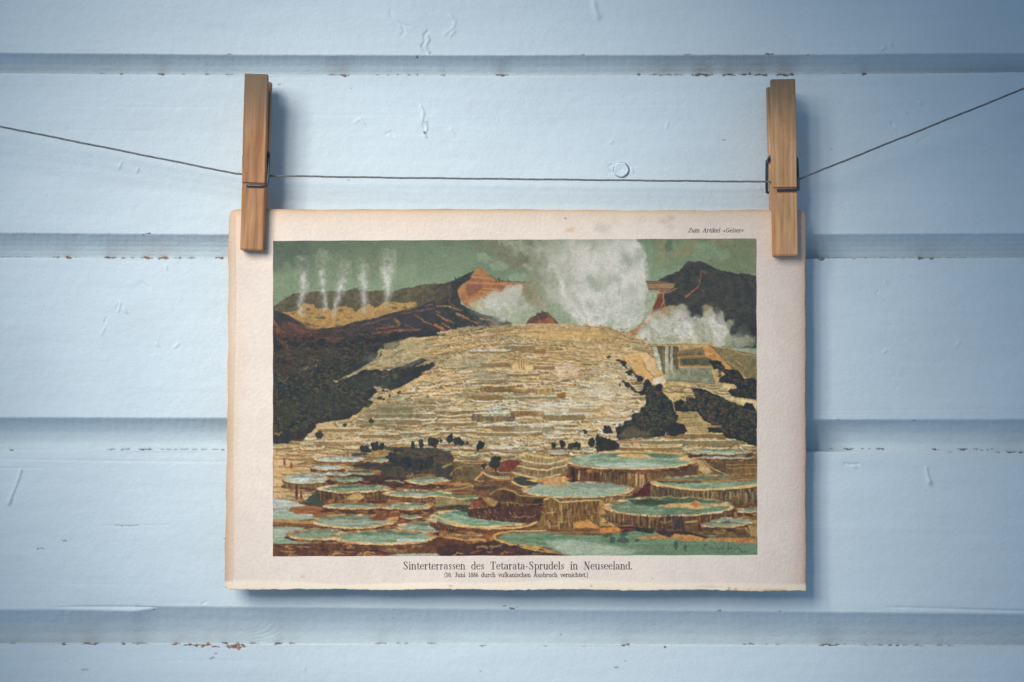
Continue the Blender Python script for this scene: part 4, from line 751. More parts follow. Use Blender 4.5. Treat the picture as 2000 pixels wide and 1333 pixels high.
    L(t(H_, 0, 440, 160, 450, 300, 440), 6, (168, 116, 72), .8)
    PL(G_, 980, 705, 360, 38, 40, wall=(112, 78, 58), wall2=(80, 60, 58), rw=3.6)
    PL(G_, 1600, 712, 300, 44, 40, wall=(104, 74, 60), wall2=(80, 60, 60), rw=4)
    P(t(G_, 1120, 800, 1530, 790, 1560, 880, 1250, 880), (124, 80, 62), 1.5, 1.5)
    PL(G_, 970, 885, 490, 88, 20, wall=(120, 80, 60), wall2=(96, 66, 58), rw=5)
    P(t(G_, 1140, 860, 1260, 800, 1520, 800, 1540, 880, 1240, 880), (132, 84, 62), 1.2, 1.2); P(t(G_, 1360, 850, 1500, 830, 1500, 870, 1380, 875), (190, 142, 88), 1, 1)
    PL(G_, 1650, 835, 130, 24, 10, rw=2); 
    L(t(G_, 10, 870, 300, 890, 480, 900), 6, (180, 138, 84), .95, 1, 1); L(t(G_, 10, 925, 240, 925, 480, 940), 3, (116, 86, 66), .9)
    P(t(G_, 10, 945, 300, 950, 400, 960, 300, 1000, 10, 1140), (150, 172, 160), 1, 1, tex='hs', vary=.08)
    P(t(G_, 10, 1060, 300, 1100, 500, 1130, 400, 1160, 10, 1145), (132, 168, 150), 1, 1, tex='hs', vary=.08)
    PL(G_, 540, 1040, 350, 70, 24, wall=(124, 88, 62), rw=4.4, water=(146, 172, 152), water2=(120, 150, 126))
    L(t(G_, 520, 1150, 600, 1165, 700, 1160), 3.4, (146, 170, 146), .9)
    # the long bright pools
    PL(G_, 1880, 955, 390, 70, 40, wall=(96, 68, 60), wall2=(76, 60, 58), rw=4)
    P(t(H_, 40, 980, 180, 960, 300, 1010, 560, 1020, 700, 1010, 720, 1120, 560, 1170, 240, 1200, 60, 1180), (160, 120, 76), 1.5, 1.5, col2=(120, 84, 62)); L(t(H_, 130, 990, 190, 975, 270, 1050, 540, 1060), 2.4, (204, 164, 108), .9); L(t(H_, 120, 1080, 300, 1100, 580, 1110), 4, (198, 152, 96), .85); L(t(H_, 320, 1045, 480, 1050), 3.5, (112, 96, 70), .8)
    P(t(H_, 540, 1020, 700, 1010, 700, 1060, 600, 1080), (160, 86, 58), 1.5, 1.5)
    X, Y = t(H_, 560, 850)[0]
    pool(X, Y, 106, 19, 10, water=(114, 156, 136), water2=(136, 170, 152), rw=4.4, wall=(120, 80, 60), wall2=(96, 66, 58))
    P(t(H_, 360, 760, 420, 740, 1280, 700, 1240, 860, 1160, 920, 1000, 910, 800, 895, 560, 870, 400, 840), (96, 68, 60), 1.2, 1.2, col2=(78, 60, 58))
    P(t(H_, 0, 720, 200, 700, 380, 700, 400, 790, 200, 750, 0, 770), (72, 74, 66), 1.2, 1.2, 1, .9)
    P(t(H_, 0, 610, 200, 620, 500, 610, 400, 700, 200, 690, 0, 720), (146, 132, 94), 1.2, 1.2, 1, .9)
    for k in range(30):
        x = R.uniform(400, 1200); y = R.uniform(740, 860)
        L(t(H_, x, y, x+R.uniform(5, 30), y+R.uniform(10, 50)), R.uniform(1, 2.2), R.choice([(156, 122, 76), (70, 56, 56), (130, 84, 62), (178, 136, 86)]), .7)
    L(t(H_, 0, 560, 300, 600, 500, 600), 5, (90, 136, 110), .9); L(t(H_, 0, 600, 120, 600, 300, 630, 500, 620), 3, (204, 168, 112), .9)
    L(t(H_, 0, 830, 60, 850, 300, 935, 600, 975, 900, 975, 1100, 940, 1200, 900), 4.2, (206, 168, 104), .95)
    L(t(H_, 20, 900, 300, 985, 600, 1010, 1000, 1000, 1400, 990), 4, (110, 72, 58), .9)
    PL(G_, 1330, 1075, 620, 92, 26, wall=(110, 80, 60), wall2=(84, 64, 58), rw=6, water=(114, 154, 134), water2=(138, 170, 154))
    L(t(G_, 1500, 1110, 1800, 1110), 6, (176, 196, 192), .8)
    P(t(G_, 1800, 1140, 1960, 1080, 2300, 1120, 2300, 1320, 1500, 1320, 1600, 1200), (112, 76, 58), 2, 2, 1, col2=(90, 66, 58))
    L(t(H_, 690, 1090, 700, 1050, 760, 1030, 900, 1010, 1300, 1000), 3.2, (200, 160, 98), .95); L(t(H_, 690, 1070, 720, 1110, 860, 1160, 960, 1180), 4.5, (206, 160, 98), .95)
    P(t(H_, 0, 1190, 600, 1130, 700, 1110, 860, 1170, 1000, 1200, 1300, 1220, 1520, 1290, 1500, 1310, 0, 1310), (92, 66, 60), 1.5, 1.5, col2=(72, 60, 62))
    P(t(H_, 960, 1190, 1000, 1165, 1200, 1190, 1300, 1210, 1480, 1280, 1300, 1260, 1140, 1240), (176, 140, 84), 1.5, 1.5)
    P(t(G_, 10, 1150, 400, 1150, 720, 1150, 900, 1170, 1300, 1180, 1700, 1180, 1960, 1200, 1960, 1320, 10, 1320), (96, 66, 60), 1.5, 1.5, col2=(120, 82, 60))
    for k in range(46):
        o = G_ if k < 30 else H_; x = R.uniform(20, 1700 if k < 30 else 1300); y = R.uniform(1185, 1300)
        L(t(o, x, y, x+R.uniform(20, 60), y+R.uniform(-30, 10), x+R.uniform(70, 140), y+R.uniform(-20, 20)), R.uniform(1.8, 5), R.choice([(182, 138, 84), (160, 100, 62), (190, 150, 92), (70, 56, 62), (128, 120, 78), (64, 56, 66)]), .85, 3, 2, 1.5)
    P(t(G_, 1350, 1300, 1500, 1270, 1960, 1270, 1960, 1320, 1350, 1320), (160, 176, 158), 1.5, 1, tex='hs'); P(t(H_, 0, 1275, 40, 1285, 60, 1310, 0, 1310), (150, 170, 150), 1, 1)
    # small rims, rills and stones filling the ground between the pools
    for k in range(150):
        x = R.uniform(536, 1476); y = R.uniform(925, 1078)
        i0, j0 = int(y-PY0), int(x-PX0); q = c.img[i0, j0]
        if q[1] > q[0]*1.0 or q.mean() > .56: continue          # only on the brown ground
        ln = R.uniform(6, 26); b = R.uniform(1, 3)
        L([(x-ln/2, y-b*.5), (x-ln/4, y+b*.4), (x+ln/4, y+b*.4), (x+ln/2, y-b*.5)], R.uniform(.9, 2), R.choice([(196, 152, 98), (166, 112, 72), (206, 170, 116), (74, 60, 60), (128, 120, 84)]), .6, 2, 1)
    # rust red and shadow accents
    for k in range(60):
        x = R.uniform(560, 1470); y = R.uniform(930, 1080)
        q = c.img[int(y-PY0), int(x-PX0)]
        if q[1] > q[0]*.98 or q.mean() > .5: continue
        B(x, y, R.uniform(3, 11), R.uniform(1, 3), R.choice([(150, 82, 58), (70, 60, 66), (110, 64, 58), (176, 118, 70)]), .5, 3, 1.5, 2)
    # five plumes on the left
    for base, topp, w0, w1 in ((t(A_, 360, 930, 340, 820, 380, 620, 370, 440, 340, 300), None, 3, 15), (t(A_, 615, 890, 630, 800, 615, 640, 600, 440, 590, 220), None, 2.5, 11), (t(A_, 735, 930, 750, 840, 790, 700, 840, 540, 880, 360), None, 3, 14), (t(A_, 1090, 890, 1100, 800, 1080, 640, 1090, 480, 1090, 340), None, 3, 16), (t(A_, 1355, 820, 1380, 700, 1370, 560, 1370, 400, 1410, 230), None, 3, 20)):
        n = len(base)-1
        L(base, w0, (172, 174, 158), .36, 6, 2.5, w1*1.9, 9, .25)
        L(base[:4], w0*.8, (204, 200, 192), .6, 5, 2, w1*.9, 5, .15)
        L(base[1:4], w0, (206, 200, 194), .3, 3, 1.5, w1*.5, 3, .1)
    # faint signature scrawl in the lake corner
    for pts in ((1371, 1066, 1378, 1063, 1374, 1069, 1370, 1074, 1378, 1075), (1383, 1069, 1386, 1074, 1390, 1069, 1393, 1074), (1398, 1067, 1402, 1074, 1408, 1070), (1412, 1062, 1411, 1075), (1421, 1062, 1420, 1075, 1426, 1068, 1427, 1075), (1431, 1070, 1435, 1074, 1440, 1069, 1446, 1078, 1456, 1078)):
        L([(pts[i], pts[i+1]) for i in range(0, len(pts), 2)], 1.5, (62, 82, 76), .75, .5, .5)
    im = c.img
    b = (im+np.roll(im, 1, 0)+np.roll(im, -1, 0)+np.roll(im, 1, 1)+np.roll(im, -1, 1))/5
    im = im*.45+b*.55
    lum = im.mean(2, keepdims=True); im = lum+(im-lum)*.88
    # litho stipple: fine chalky grain over everything
    r = np.random.RandomState(3)
    gr = r.randn(PH, PW).astype(np.float32); g2 = gr+np.roll(gr, 1, 0)+np.roll(gr, 1, 1)+np.roll(np.roll(gr, 1, 0), 1, 1)
    im = im*(1+(g2[..., None]*.011+gr[..., None]*.016)*np.clip(1.5-lum, .5, 1.3))+r.randn(PH, PW, 3).astype(np.float32)*.012
    k = np.clip((im[..., 1]-im[..., 0])/.10, 0, 1)[..., None]
    im = im*(1-k*np.array((-.03, .045, .10)))
    w2 = np.clip((_YY-632)/20, 0, 1)[..., None]
    im = im*(1-w2)+((im-.47)*1.12+.462)*w2
    pen = fbm(PH, PW, 1.6, 5, 881, 2); pen2 = fbm(PH, PW, 3.5, 3.5, 883, 2)
    w_ = np.clip((_YY-560)/60, .25, 1)
    im = im*(1+(pen*.07+pen2*.06)*w_)[..., None]
    return np.clip(im, .12, .86)

# ================================================================= the wall: one thing, five boards in view and one more above and below
def interp(x, xs, ys): return np.interp(x, xs, ys)
XS = [-900, 0, 450, 1000, 1573, 2000, 2900]
# A = lower arris of a board's face, J = joint at the foot of its cove, B = upper arris of the next board
SEAMS = [
    dict(A=[-254]*7, B=[-214]*7, dc=30),
    dict(A=[100, 104, 107.5, 109, 107, 103.6, 99], B=[140, 143.5, 146.5, 147.5, 146, 141.5, 137], dc=42),
    dict(A=[453, 455.5, 458.5, 459, 458, 456, 452], B=[500, 503, 505.5, 506, 506, 503.5, 500], dc=42),
    dict(A=[814, 815.5, 816.5, 818, 820, 819, 817], B=[876, 879.5, 880.5, 881, 882.5, 884, 885], dc=44),
    dict(A=[1192, 1191, 1185.5, 1190.5, 1195.5, 1199, 1203], B=[1258, 1257, 1256.5, 1257.5, 1259.5, 1260.5, 1262], dc=54),
    dict(A=[1560]*7, B=[1610]*7, dc=30),
]
DENT, OR_, BR, DK, GR = (0, 0, 0), (.30, .135, .07), (.145, .075, .055), (.10, .095, .12), (.26, .26, .28)
CHIPS = [  # x0, x1, y, height, colour
    (640, 661, 147, 2, BR), (661, 684, 148, 4.5, BR), (735, 742, 147.5, 2, DK), (757, 761, 147, 2, BR), (775, 779, 147, 3, BR), (795, 803, 147.5, 3, BR), (814, 818, 147, 3, BR), (860, 870, 147.5, 2.5, BR), (968, 996, 147.5, 4, BR),
    (1245, 1252, 147, 4, BR), (1268, 1336, 147, 2.6, BR), (1350, 1392, 147, 5.5, BR), (1411, 1438, 147, 4.5, BR), (1444, 1470, 146, 3.5, BR), (1470, 1503, 147, 4, BR), (1516, 1553, 147, 5.5, BR), (1462, 1467, 143, 3, BR), (1646, 1652, 145, 3, BR), (1683, 1693, 145, 4.5, BR), (1365, 1368, 138, 3, BR),
    (195, 206, 144.5, 3, BR), (233, 241, 144.5, 3, BR), (305, 323, 145.5, 3.5, BR), (357, 362, 145, 2, DK), (400, 410, 145.5, 2.5, DK), (440, 455, 146, 2.5, DK), (278, 289, 106, 2, DK), (443, 455, 107, 2, DK),
    (683, 690, 108.5, 2.5, DK), (1136, 1143, 108, 3, DK), (1337, 1350, 107, 3, DK), (1493, 1512, 106, 3.5, DK), (1573, 1590, 107, 2, DK), (540, 550, 166, 2, DK), (685, 688, 173, 2, DK),
    (103, 119, 502.5, 3, BR), (127, 143, 504, 6, OR_), (146, 156, 503, 2, BR), (200, 230, 504, 3.5, BR), (237, 246, 504.5, 3, BR), (255, 264, 504.5, 2.5, BR), (274, 298, 504.5, 6.5, OR_), (308, 331, 505, 6.5, OR_), (336, 347, 504, 2.5, BR), (349, 357, 505, 4, BR), (362, 383, 504.5, 3, BR), (418, 439, 504.5, 3.6, BR), (0, 24, 502.5, 2, GR), (30, 66, 502.5, 1.5, GR),
    (278, 295, 457.5, 3.5, DK), (64, 72, 456.5, 2.5, DK), (1598, 1611, 507, 4.5, DK), (1665, 1672, 507, 2.5, GR), (1793, 1806, 506, 4.5, DK), (1815, 1824, 505.5, 3.5, DK), (1574, 1900, 503.5, 1.6, GR),
    (208, 228, 878.5, 3, DK), (233, 257, 878.5, 3, DK), (272, 301, 878.5, 3.4, DK), (310, 321, 878, 2.4, DK), (325, 349, 878.5, 3, DK), (352, 371, 878, 2.8, DK), (373, 388, 879, 2.4, DK), (391, 404, 878.5, 2.4, DK), (412, 428, 878.5, 2.4, DK), (430, 442, 879, 2.2, DK), (19, 27, 879.5, 3.5, DK),
    (1620, 1628, 877, 3, DK), (1646, 1668, 877.5, 4.5, DK), (1681, 1687, 877, 3.4, DK), (1696, 1701, 877.5, 3, DK), (1709, 1728, 877.5, 4, DK), (1819, 1834, 878, 4, DK), (1869, 1890, 878, 4.4, DK), (1890, 1925, 878.5, 2, DK), (1925, 1940, 878.5, 3, DK), (1944, 1954, 884, 3, DK), (1963, 1986, 883.5, 3.4, DK), (1990, 2000, 884, 3.4, DK), (1850, 1862, 883, 2, GR), (1635, 1640, 820, 2, DK), (1783, 1789, 821, 3, DK),
    (220, 276, 1027.2, 2.2, GR), (121, 131, 1057, 4, GR), (71, 86, 1072.5, 3.6, GR), (436, 441, 1052, 3, DK),
    (15, 32, 1257.5, 2.2, GR), (117, 130, 1258.5, 3.5, BR), (160, 196, 1258, 4, BR), (236, 246, 1258.5, 3.5, BR), (256, 291, 1257.5, 3, BR), (332, 352, 1258.5, 4.5, OR_), (357, 376, 1260, 4.5, BR), (376, 392, 1260.5, 6.5, OR_), (391, 413, 1260.5, 8, OR_), (413, 431, 1264, 3.5, OR_), (434, 448, 1257, 3.5, BR), (438, 466, 1264, 7, OR_), (450, 480, 1261, 9.5, OR_), (454, 474, 1265, 8, OR_), (487, 506, 1257.5, 3.2, BR), (536, 554, 1258, 4.2, BR), (562, 578, 1257, 2.6, BR), (416, 425, 1276, 2.2, DK), (407, 421, 1286, 2.6, DK), (438, 442, 1296, 2.4, DK), (158, 175, 1308, 2.4, GR), (297, 304, 1190, 3.5, BR),
    (733, 755, 1257.5, 2.6, DK), (774, 783, 1257.5, 3, DK), (788, 799, 1258, 3, DK), (834, 855, 1257.3, 3, DK), (935, 951, 1261.5, 2.8, DK), (1063, 1070, 1263, 2, GR), (1213, 1231, 1260.5, 4, DK), (1296, 1302, 1264, 3.4, DK), (1139, 1146, 1263, 2, GR),
    (982, 990, 1184.5, 3.4, BR), (994, 1006, 1188, 4.6, BR), (1009, 1013, 1186.5, 2.6, GR), (1198, 1211, 1304, 3.4, GR), (936, 942, 1310, 3, GR), (1217, 1223, 1291, 1.6, GR), (991, 995, 1155.5, 2.5, DK), (1095, 1097, 1240, 2.6, DK), (741, 744, 1204, 2.4, DK), (767, 770, 1208, 2.4, DK),
    (1450, 1475, 1258.6, 3, DK), (1496, 1500, 1258.5, 3, DK), (1515, 1522, 1259, 3, GR), (1528, 1532, 1258.5, 2.4, GR), (1598, 1640, 1260.5, 3.4, DK), (1645, 1654, 1260, 2.4, GR), (1680, 1711, 1261, 2.4, GR), (1714, 1729, 1261, 3, DK), (1734, 1742, 1261.5, 3.6, DK), (1748, 1757, 1261.5, 3.4, DK), (1763, 1773, 1261, 2.4, GR), (1783, 1806, 1261.5, 3.2, GR), (1827, 1845, 1261.5, 3, GR), (1850, 1866, 1261.5, 3, GR), (1401, 1410, 1192.5, 3, DK), (1521, 1527, 1194, 2, DK),
    (827, 833, 259, 5, BR), (828, 831, 238, 4, DK), (813, 818, 112, 4, DK), (1486, 1491, 233, 2.2, DK), (1410, 1419, 273.5, 1.6, DK), (1622, 1626, 292, 2.6, DK), (680, 682, 352, 3, DK), (1970, 1973, 1010, 2, GR), (84, 88, 597, 2.4, DK), (1896, 1900, 136.5, 2.4, BR),
]
SCR = [(600, 1), (75, 2)]
def chip_noise(x, y):
    return np.sin(x*.61+1.3*np.sin(y*.7))*.5+np.sin(x*.23+2.1+y*.35)*.5+np.sin(x*1.7+y*1.1)*.35

def seg_d(X, Y, pts):
    best = np.full(X.shape, 1e9); 
    for (x1, y1), (x2, y2) in zip(pts[:-1], pts[1:]):
        dx, dy = x2-x1, y2-y1
        t = np.clip(((X-x1)*dx+(Y-y1)*dy)/(dx*dx+dy*dy+1e-9), 0, 1)
        best = np.minimum(best, np.hypot(X-x1-t*dx, Y-y1-t*dy))
    return best

RID = [  # raised or sunk lines in the paint: points, half width, height
    (((836, 62), (828, 70), (831, 80), (824, 92), (833, 104)), 1.8, -3.0), (((834, 70), (838, 78), (830, 90), (838, 103)), 1.8, 2.4),
    (((822, 208), (827, 220), (825, 232), (830, 242)), 2.2, 1.8), (((829, 236), (827, 244), (830, 252)), 1.6, -3.0), (((832, 236), (834, 250), (829, 264), (833, 268)), 1.5, 2.0),
    (((1160, 6), (1163, 22), (1168, 34)), 5.0, 2.2), (((762, 22), (764, 34), (772, 44), (800, 52)), 2.0, -.9), (((785, 50), (790, 62), (784, 70)), 1.8, -1.0), (((868, 68), (884, 56), (890, 42), (880, 30)), 2.5, 1.1), (((880, 70), (888, 62)), 2, 1.4),
    (((41, 918), (36, 935), (28, 955), (20, 975)), 2.3, 2.0), (((19, 978), (17, 983)), 4.0, 2.6),
    (((1809, 915), (1812, 930), (1815, 942)), 3.0, 2.2), (((1816, 940), (1817, 945)), 4.5, 2.0),
    (((1650, 906), (1660, 908), (1676, 907)), 1.8, -2.4), (((1666, 911), (1672, 913)), 1.6, 1.6),
    (((1722, 98), (1728, 92)), 2.2, 2.0), (((1740, 85), (1742, 88)), 2.2, 2.0), (((1741, 240), (1744, 244)), 2.2, -1.8), (((1796, 200), (1800, 203)), 2, 1.3), (((1762, 212), (1770, 222)), 2, 1.3), (((1792, 280), (1800, 272), (1812, 268)), 2, -.8),
    (((232, 330), (238, 316)), 1.6, 1.4), (((267, 336), (270, 330)), 1.8, 1.6), (((755, 262), (764, 258), (768, 266)), 1.8, -1.0), (((692, 240), (704, 232), (712, 242)), 2, .9), (((880, 252), (888, 262)), 1.5, .8),
    (((232, 595), (228, 605)), 1.6, -1.6), (((235, 592), (231, 608)), 1.6, 1.4), (((208, 622), (205, 630)), 1.6, -1.4), (((242, 605), (247, 611)), 1.8, 1.4), (((324, 520), (326, 526)), 1.6, 1.6), (((205, 640), (198, 655)), 1.6, .9), (((276, 552), (290, 562)), 3, -.7), (((340, 680), (348, 672)), 1.8, 1.3), (((305, 672), (309, 676)), 1.8, 1.2),
    (((1725, 690), (1732, 684)), 2, 1.0), (((1728, 548), (1732, 556)), 1.6, .9), (((1712, 574), (1716, 568)), 1.5, -.9), (((1865, 680), (1874, 668)), 2, .9),
    (((395, 1180), (403, 1176)), 1.6, -.8), (((592, 1310), (596, 1304)), 1.6, 1.0), (((1302, 250), (1304, 240)), 2, 1.0), (((1192, 280), (1196, 276)), 2, 1.0), (((1234, 330), (1236, 336)), 2, 1.2), (((1483, 366), (1486, 370)), 1.6, 1.4), (((1190, 325), (1196, 322)), 1.4, -1.6), (((1192, 335), (1198, 338)), 1.4, -1.6),
    (((0, 897), (120, 899), (220, 901), (440, 902)), 1.6, -.5), (((0, 915), (80, 914)), 1.6, -.6), (((200, 1027), (330, 1026)), 1.3, -.5), (((480, 1290), (300, 1291)), 1.5, -.35), (((1540, 803), (2000, 800)), 1.5, -.4), (((1540, 810), (2000, 808)), 1.5, -.3),
    (((0, 1141), (300, 1142)), 1.2, -.3), (((60, 208), (420, 210)), 1.4, -.3), (((130, 254), (300, 256)), 1.4, -.3), (((600, 225), (1100, 224)), 1.4, -.25), (((1150, 207), (1330, 205)), 1.4, -.3),
]
def uneven(X, Y, sy, sx, seed):
    n = fbm(420, 760, max(sy/4, 1), max(sx/5, 1), seed, 3)
    y = np.clip((Y+300)/4.8, 0, 418); x = np.clip((X+900)/5.05, 0, 758)
    yi = y.astype(int); xi = x.astype(int); fy = y-yi; fx = x-xi
    return (n[yi, xi]*(1-fx)+n[yi, xi+1]*fx)*(1-fy)+(n[yi+1, xi]*(1-fx)+n[yi+1, xi+1]*fx)*fy
def face_height(X, Y):
    h = np.zeros(X.shape)
    for pts, w, a in RID:
        xs = [p[0] for p in pts]; ys = [p[1] for p in pts]
        if max(ys) < Y.min()-20 or min(ys) > Y.max()+20: continue
        m = (X > min(xs)-14) & (X < max(xs)+14) & (Y > min(ys)-14) & (Y < max(ys)+14)
        if not m.any(): continue
        d = seg_d(X[m], Y[m], pts)
        h[m] += a*1.55*np.exp(-(d/w)**2)
    # a low swelling round each knot
    for kx, ky, r, a in ((800, 40, 60, 1.6), (828, 245, 40, 1.0), (1215, 332, 34, -.8), (1760, 225, 50, .8), (230, 610, 60, .8), (520, 1235, 46, 1.0)):
        h += a*np.exp(-(((X-kx)/r)**2+((Y-ky)/(r*.6))**2))
    # tooling of the roller: shallow broad waves
    h += .55*np.sin(X*.0071+Y*.003)+.35*np.sin(X*.017+1.3+Y*.012)+.30*uneven(X, Y, 15, 210, 61)+.22*uneven(X, Y, 11, 26, 62)
    return h

wall = tag(empty('plank_wall', W(1000, 666.5, 0)), 'pale blue painted wall of horizontal grooved boards with chipped edges, behind the print', 'wall')
xf = np.concatenate([np.linspace(-900, -44, 12), np.arange(-36, 2038, 2.0), np.linspace(2044, 2900, 12)])
PAINT = np.array((.685, .768, .815))
rs = np.random.RandomState(4)
def board(k):
    up, dn = SEAMS[k], SEAMS[k+1]
    B = interp(xf, XS, up['B']); A = interp(xf, XS, dn['A']); J = interp(xf, XS, dn['B'])
    if k == 3:      # the foot of this board was planed unevenly: a sliver at the left
        A = A+np.interp(xf, [0, 90, 200, 262, 310, 450], [0, 0, 3.2, 5.4, -2.4, 0])
    # ragged arrises
    rag = lambda s, a: a*(np.sin(xf*.37+s)+np.sin(xf*.113+2*s)+.8*np.sin(xf*.9+3*s))*.33
    B = B+rag(k, .5); A = A+rag(k+5, .45)
    rows = []   # list of (py array, d array, kind)
    rows.append((B+3, np.full_like(xf, -up['dc']-8.0)))
    rows.append((B+.6, np.full_like(xf, -up['dc']*.6)))
    for a in (0, .25, .5, .75, 1): rows.append((B-.2+2.2*(1-math.cos(a*1.57)), np.full_like(xf, -2.2*(1-math.sin(a*1.57)))))
    for j in range(1, 9): rows.append((B+2+j*1.0, np.zeros_like(xf)))
    n = 140 if (k in (1, 2, 3)) else 110
    for j in range(1, n): rows.append((B+10+(A-18-B)*(j/n), np.zeros_like(xf)))
    for j in range(9): rows.append((A-8+j*.9, np.zeros_like(xf)))
    dc = dn['dc']; m = 34
    for j in range(1, m+1):
        t = j/m; y = A+(J+4-A)*t
        # cove: steep under the arris, flattening, with fine moulded reeds
        d = -dc*(1-(1-min(t*1.02, 1))**(2.2 if k == 2 else 1.45))
        d = d+.16*np.sin(t*(34 if k == 1 else 22)+k)*np.interp(t, [0, .3, .85, 1], [0, 1, 1, .3])
        rows.append((y, np.full_like(xf, d)))
    rows.append((J+5, np.full_like(xf, -dc-8.0)))
    PY = np.stack([r[0] for r in rows]); D = np.stack([r[1] for r in rows]); PX = np.broadcast_to(xf, PY.shape).copy()
    nf = len(rows)
    face = np.zeros(nf, bool); face[7:7+8+n-1+9] = True
    h = face_height(PX, PY)
    wgt = np.where(face, 1.0, .14)[:, None]; wgt[:3] = 0; wgt[-1] = 0
    D = D+h*wgt
    if k == 3:      # planed slivers above the foot
        g = np.interp(xf, [96, 140, 262, 312], [0, .5, 1.0, 1.5])*(xf < 312); yl = np.interp(xf, [90, 150, 262, 312], [1185.5, 1183, 1183.5, 1184.8])
        D += -3.6*g*np.clip((PY-yl)/1.5, 0, 1)*np.clip((A+1-PY)/(np.maximum(A-yl, 1)), 0, 1)*face[:, None]
        g = np.interp(xf, [1715, 1760, 2000], [0, .8, 1]); yl = np.interp(xf, [1720, 2000, 2900], [1186, 1194, 1200])
        D += -2.6*g*np.exp(-((PY-yl)/2.2)**2)
        sw = (PX > 450) & (PX < 560) & (PY > 1218)
        D += np.where(sw, .4*np.sin(np.hypot((PX-470), (PY-1215)*2.4)*.42)*np.exp(-((PX-515)/32)**2), 0)
    # colour: even paint with soft unevenness, then chips down to bare wood
    C = np.broadcast_to(PAINT, PY.shape+(3,)).copy()
    v = .010*np.sin(PX*.011+PY*.02+k)+.022*uneven(PX, PY, 9, 420, 71)+.016*uneven(PX, PY, 40, 60, 72)
    C *= (1+v)[..., None]
    nz = chip_noise(PX, PY)
    for x0, x1, y, hh, col in CHIPS:
        if y < PY.min()-8 or y > PY.max()+8: continue
        ex = max((x1-x0)/2, 1.5); ey = hh/2+.55
        q = (np.abs(PX-(x0+x1)/2)/ex)**3+(np.abs(PY-y-.3*ey*np.sin(PX*.27+x0))/(ey*(.66+.26*np.sin(PX*.43+x0)+.14*np.sin(PX*.91+y))))**2
        m_ = np.clip((1.1+.5*nz-q)*1.8, 0, 1)*(.9 if hh > 3.2 else .62)
        if PY.shape[0]: m_[0:1] = 0
        cc = np.array(col)*(1+.25*nz[..., None])
        C = C*(1-m_[..., None])+cc*m_[..., None]
        D -= m_*.9
    # paint worn thin along the arrises
    e = np.exp(-((PY-B)/1.6)**2)*np.clip(nz+.15, 0, 1)*.20
    C = C*(1-e[..., None])+np.array((.42, .36, .33))*e[..., None]
    # joint line full of dirt
    C[-1] = (.06, .07, .09); C[-2] = C[-2]*.75; C[0] = (.06, .07, .09)
    me = grid_mesh('plank', unproj(PX, PY, D) , C)
    return link('plank', me, M_paint, wall)
wall.location = (0, 0, 0)
planks = [board(k) for k in range(len(SEAMS)-1)]

# round wooden plug in the second board, painted over
def plug():
    bm = bmesh.new(); r = 14.5; rings = [(r+.8, -2.5), (r, 1.2), (r-1.4, 3.6), (r-3, 3.9), (r*.7, 2.9), (r*.5, 3.4), (r*.25, 2.7)]
    vs = []
    for rr, d in rings:
        vs.append([bm.verts.new(W(1213+math.cos(a)*rr*(1+.03*math.sin(3*a+1)), 332+math.sin(a)*rr*(1+.02*math.sin(5*a)), d+.25*math.sin(5*a+rr))) for a in [i*math.tau/40 for i in range(40)]])
    for a, b in zip(vs[:-1], vs[1:]):
        for i in range(40): bm.faces.new((a[i], a[(i+1) % 40], b[(i+1) % 40], b[i]))
    c = bm.verts.new(W(1213, 332, 2.1))
    for i in range(40): bm.faces.new((vs[-1][i], vs[-1][(i+1) % 40], c))
    bmesh.ops.recalc_face_normals(bm, faces=bm.faces)
    me = bpy.data.meshes.new('plug'); bm.to_mesh(me); bm.free()
    a = me.color_attributes.new('Col', 'FLOAT_COLOR', 'POINT')
    cc = np.ones((len(me.vertices), 4), np.float32); cc[:, :3] = PAINT*1.04; a.data.foreach_set('color', cc.ravel())
    return me
pl = link('plug', plug(), M_paint, planks[1])
# dark ring of the gap round the plug
def ring_mesh():
    bm = bmesh.new(); v1 = []; v2 = []
    for i in range(48):
        a = i*math.tau/48; w = 2.0+1.3*max(0, math.cos(a-.4))
        v1.append(bm.verts.new(W(1213+math.cos(a)*13.5, 332+math.sin(a)*13.5, .75))); v2.append(bm.verts.new(W(1213.4+math.cos(a)*(14.6+w*.5), 332.3+math.sin(a)*(14.4+w*.4), .75)))
    for i in range(48): bm.faces.new((v1[i], v1[(i+1) % 48], v2[(i+1) % 48], v2[i]))
    me = bpy.data.meshes.new('plug_gap'); bm.to_mesh(me); bm.free(); return me
M_gap, nt_, b_ = new_mat('dirty_gap', .8, .1); b_.inputs['Base Color'].default_value = (.17, .22, .27, 1)
link('plug_gap', ring_mesh(), M_gap, planks[1], False)

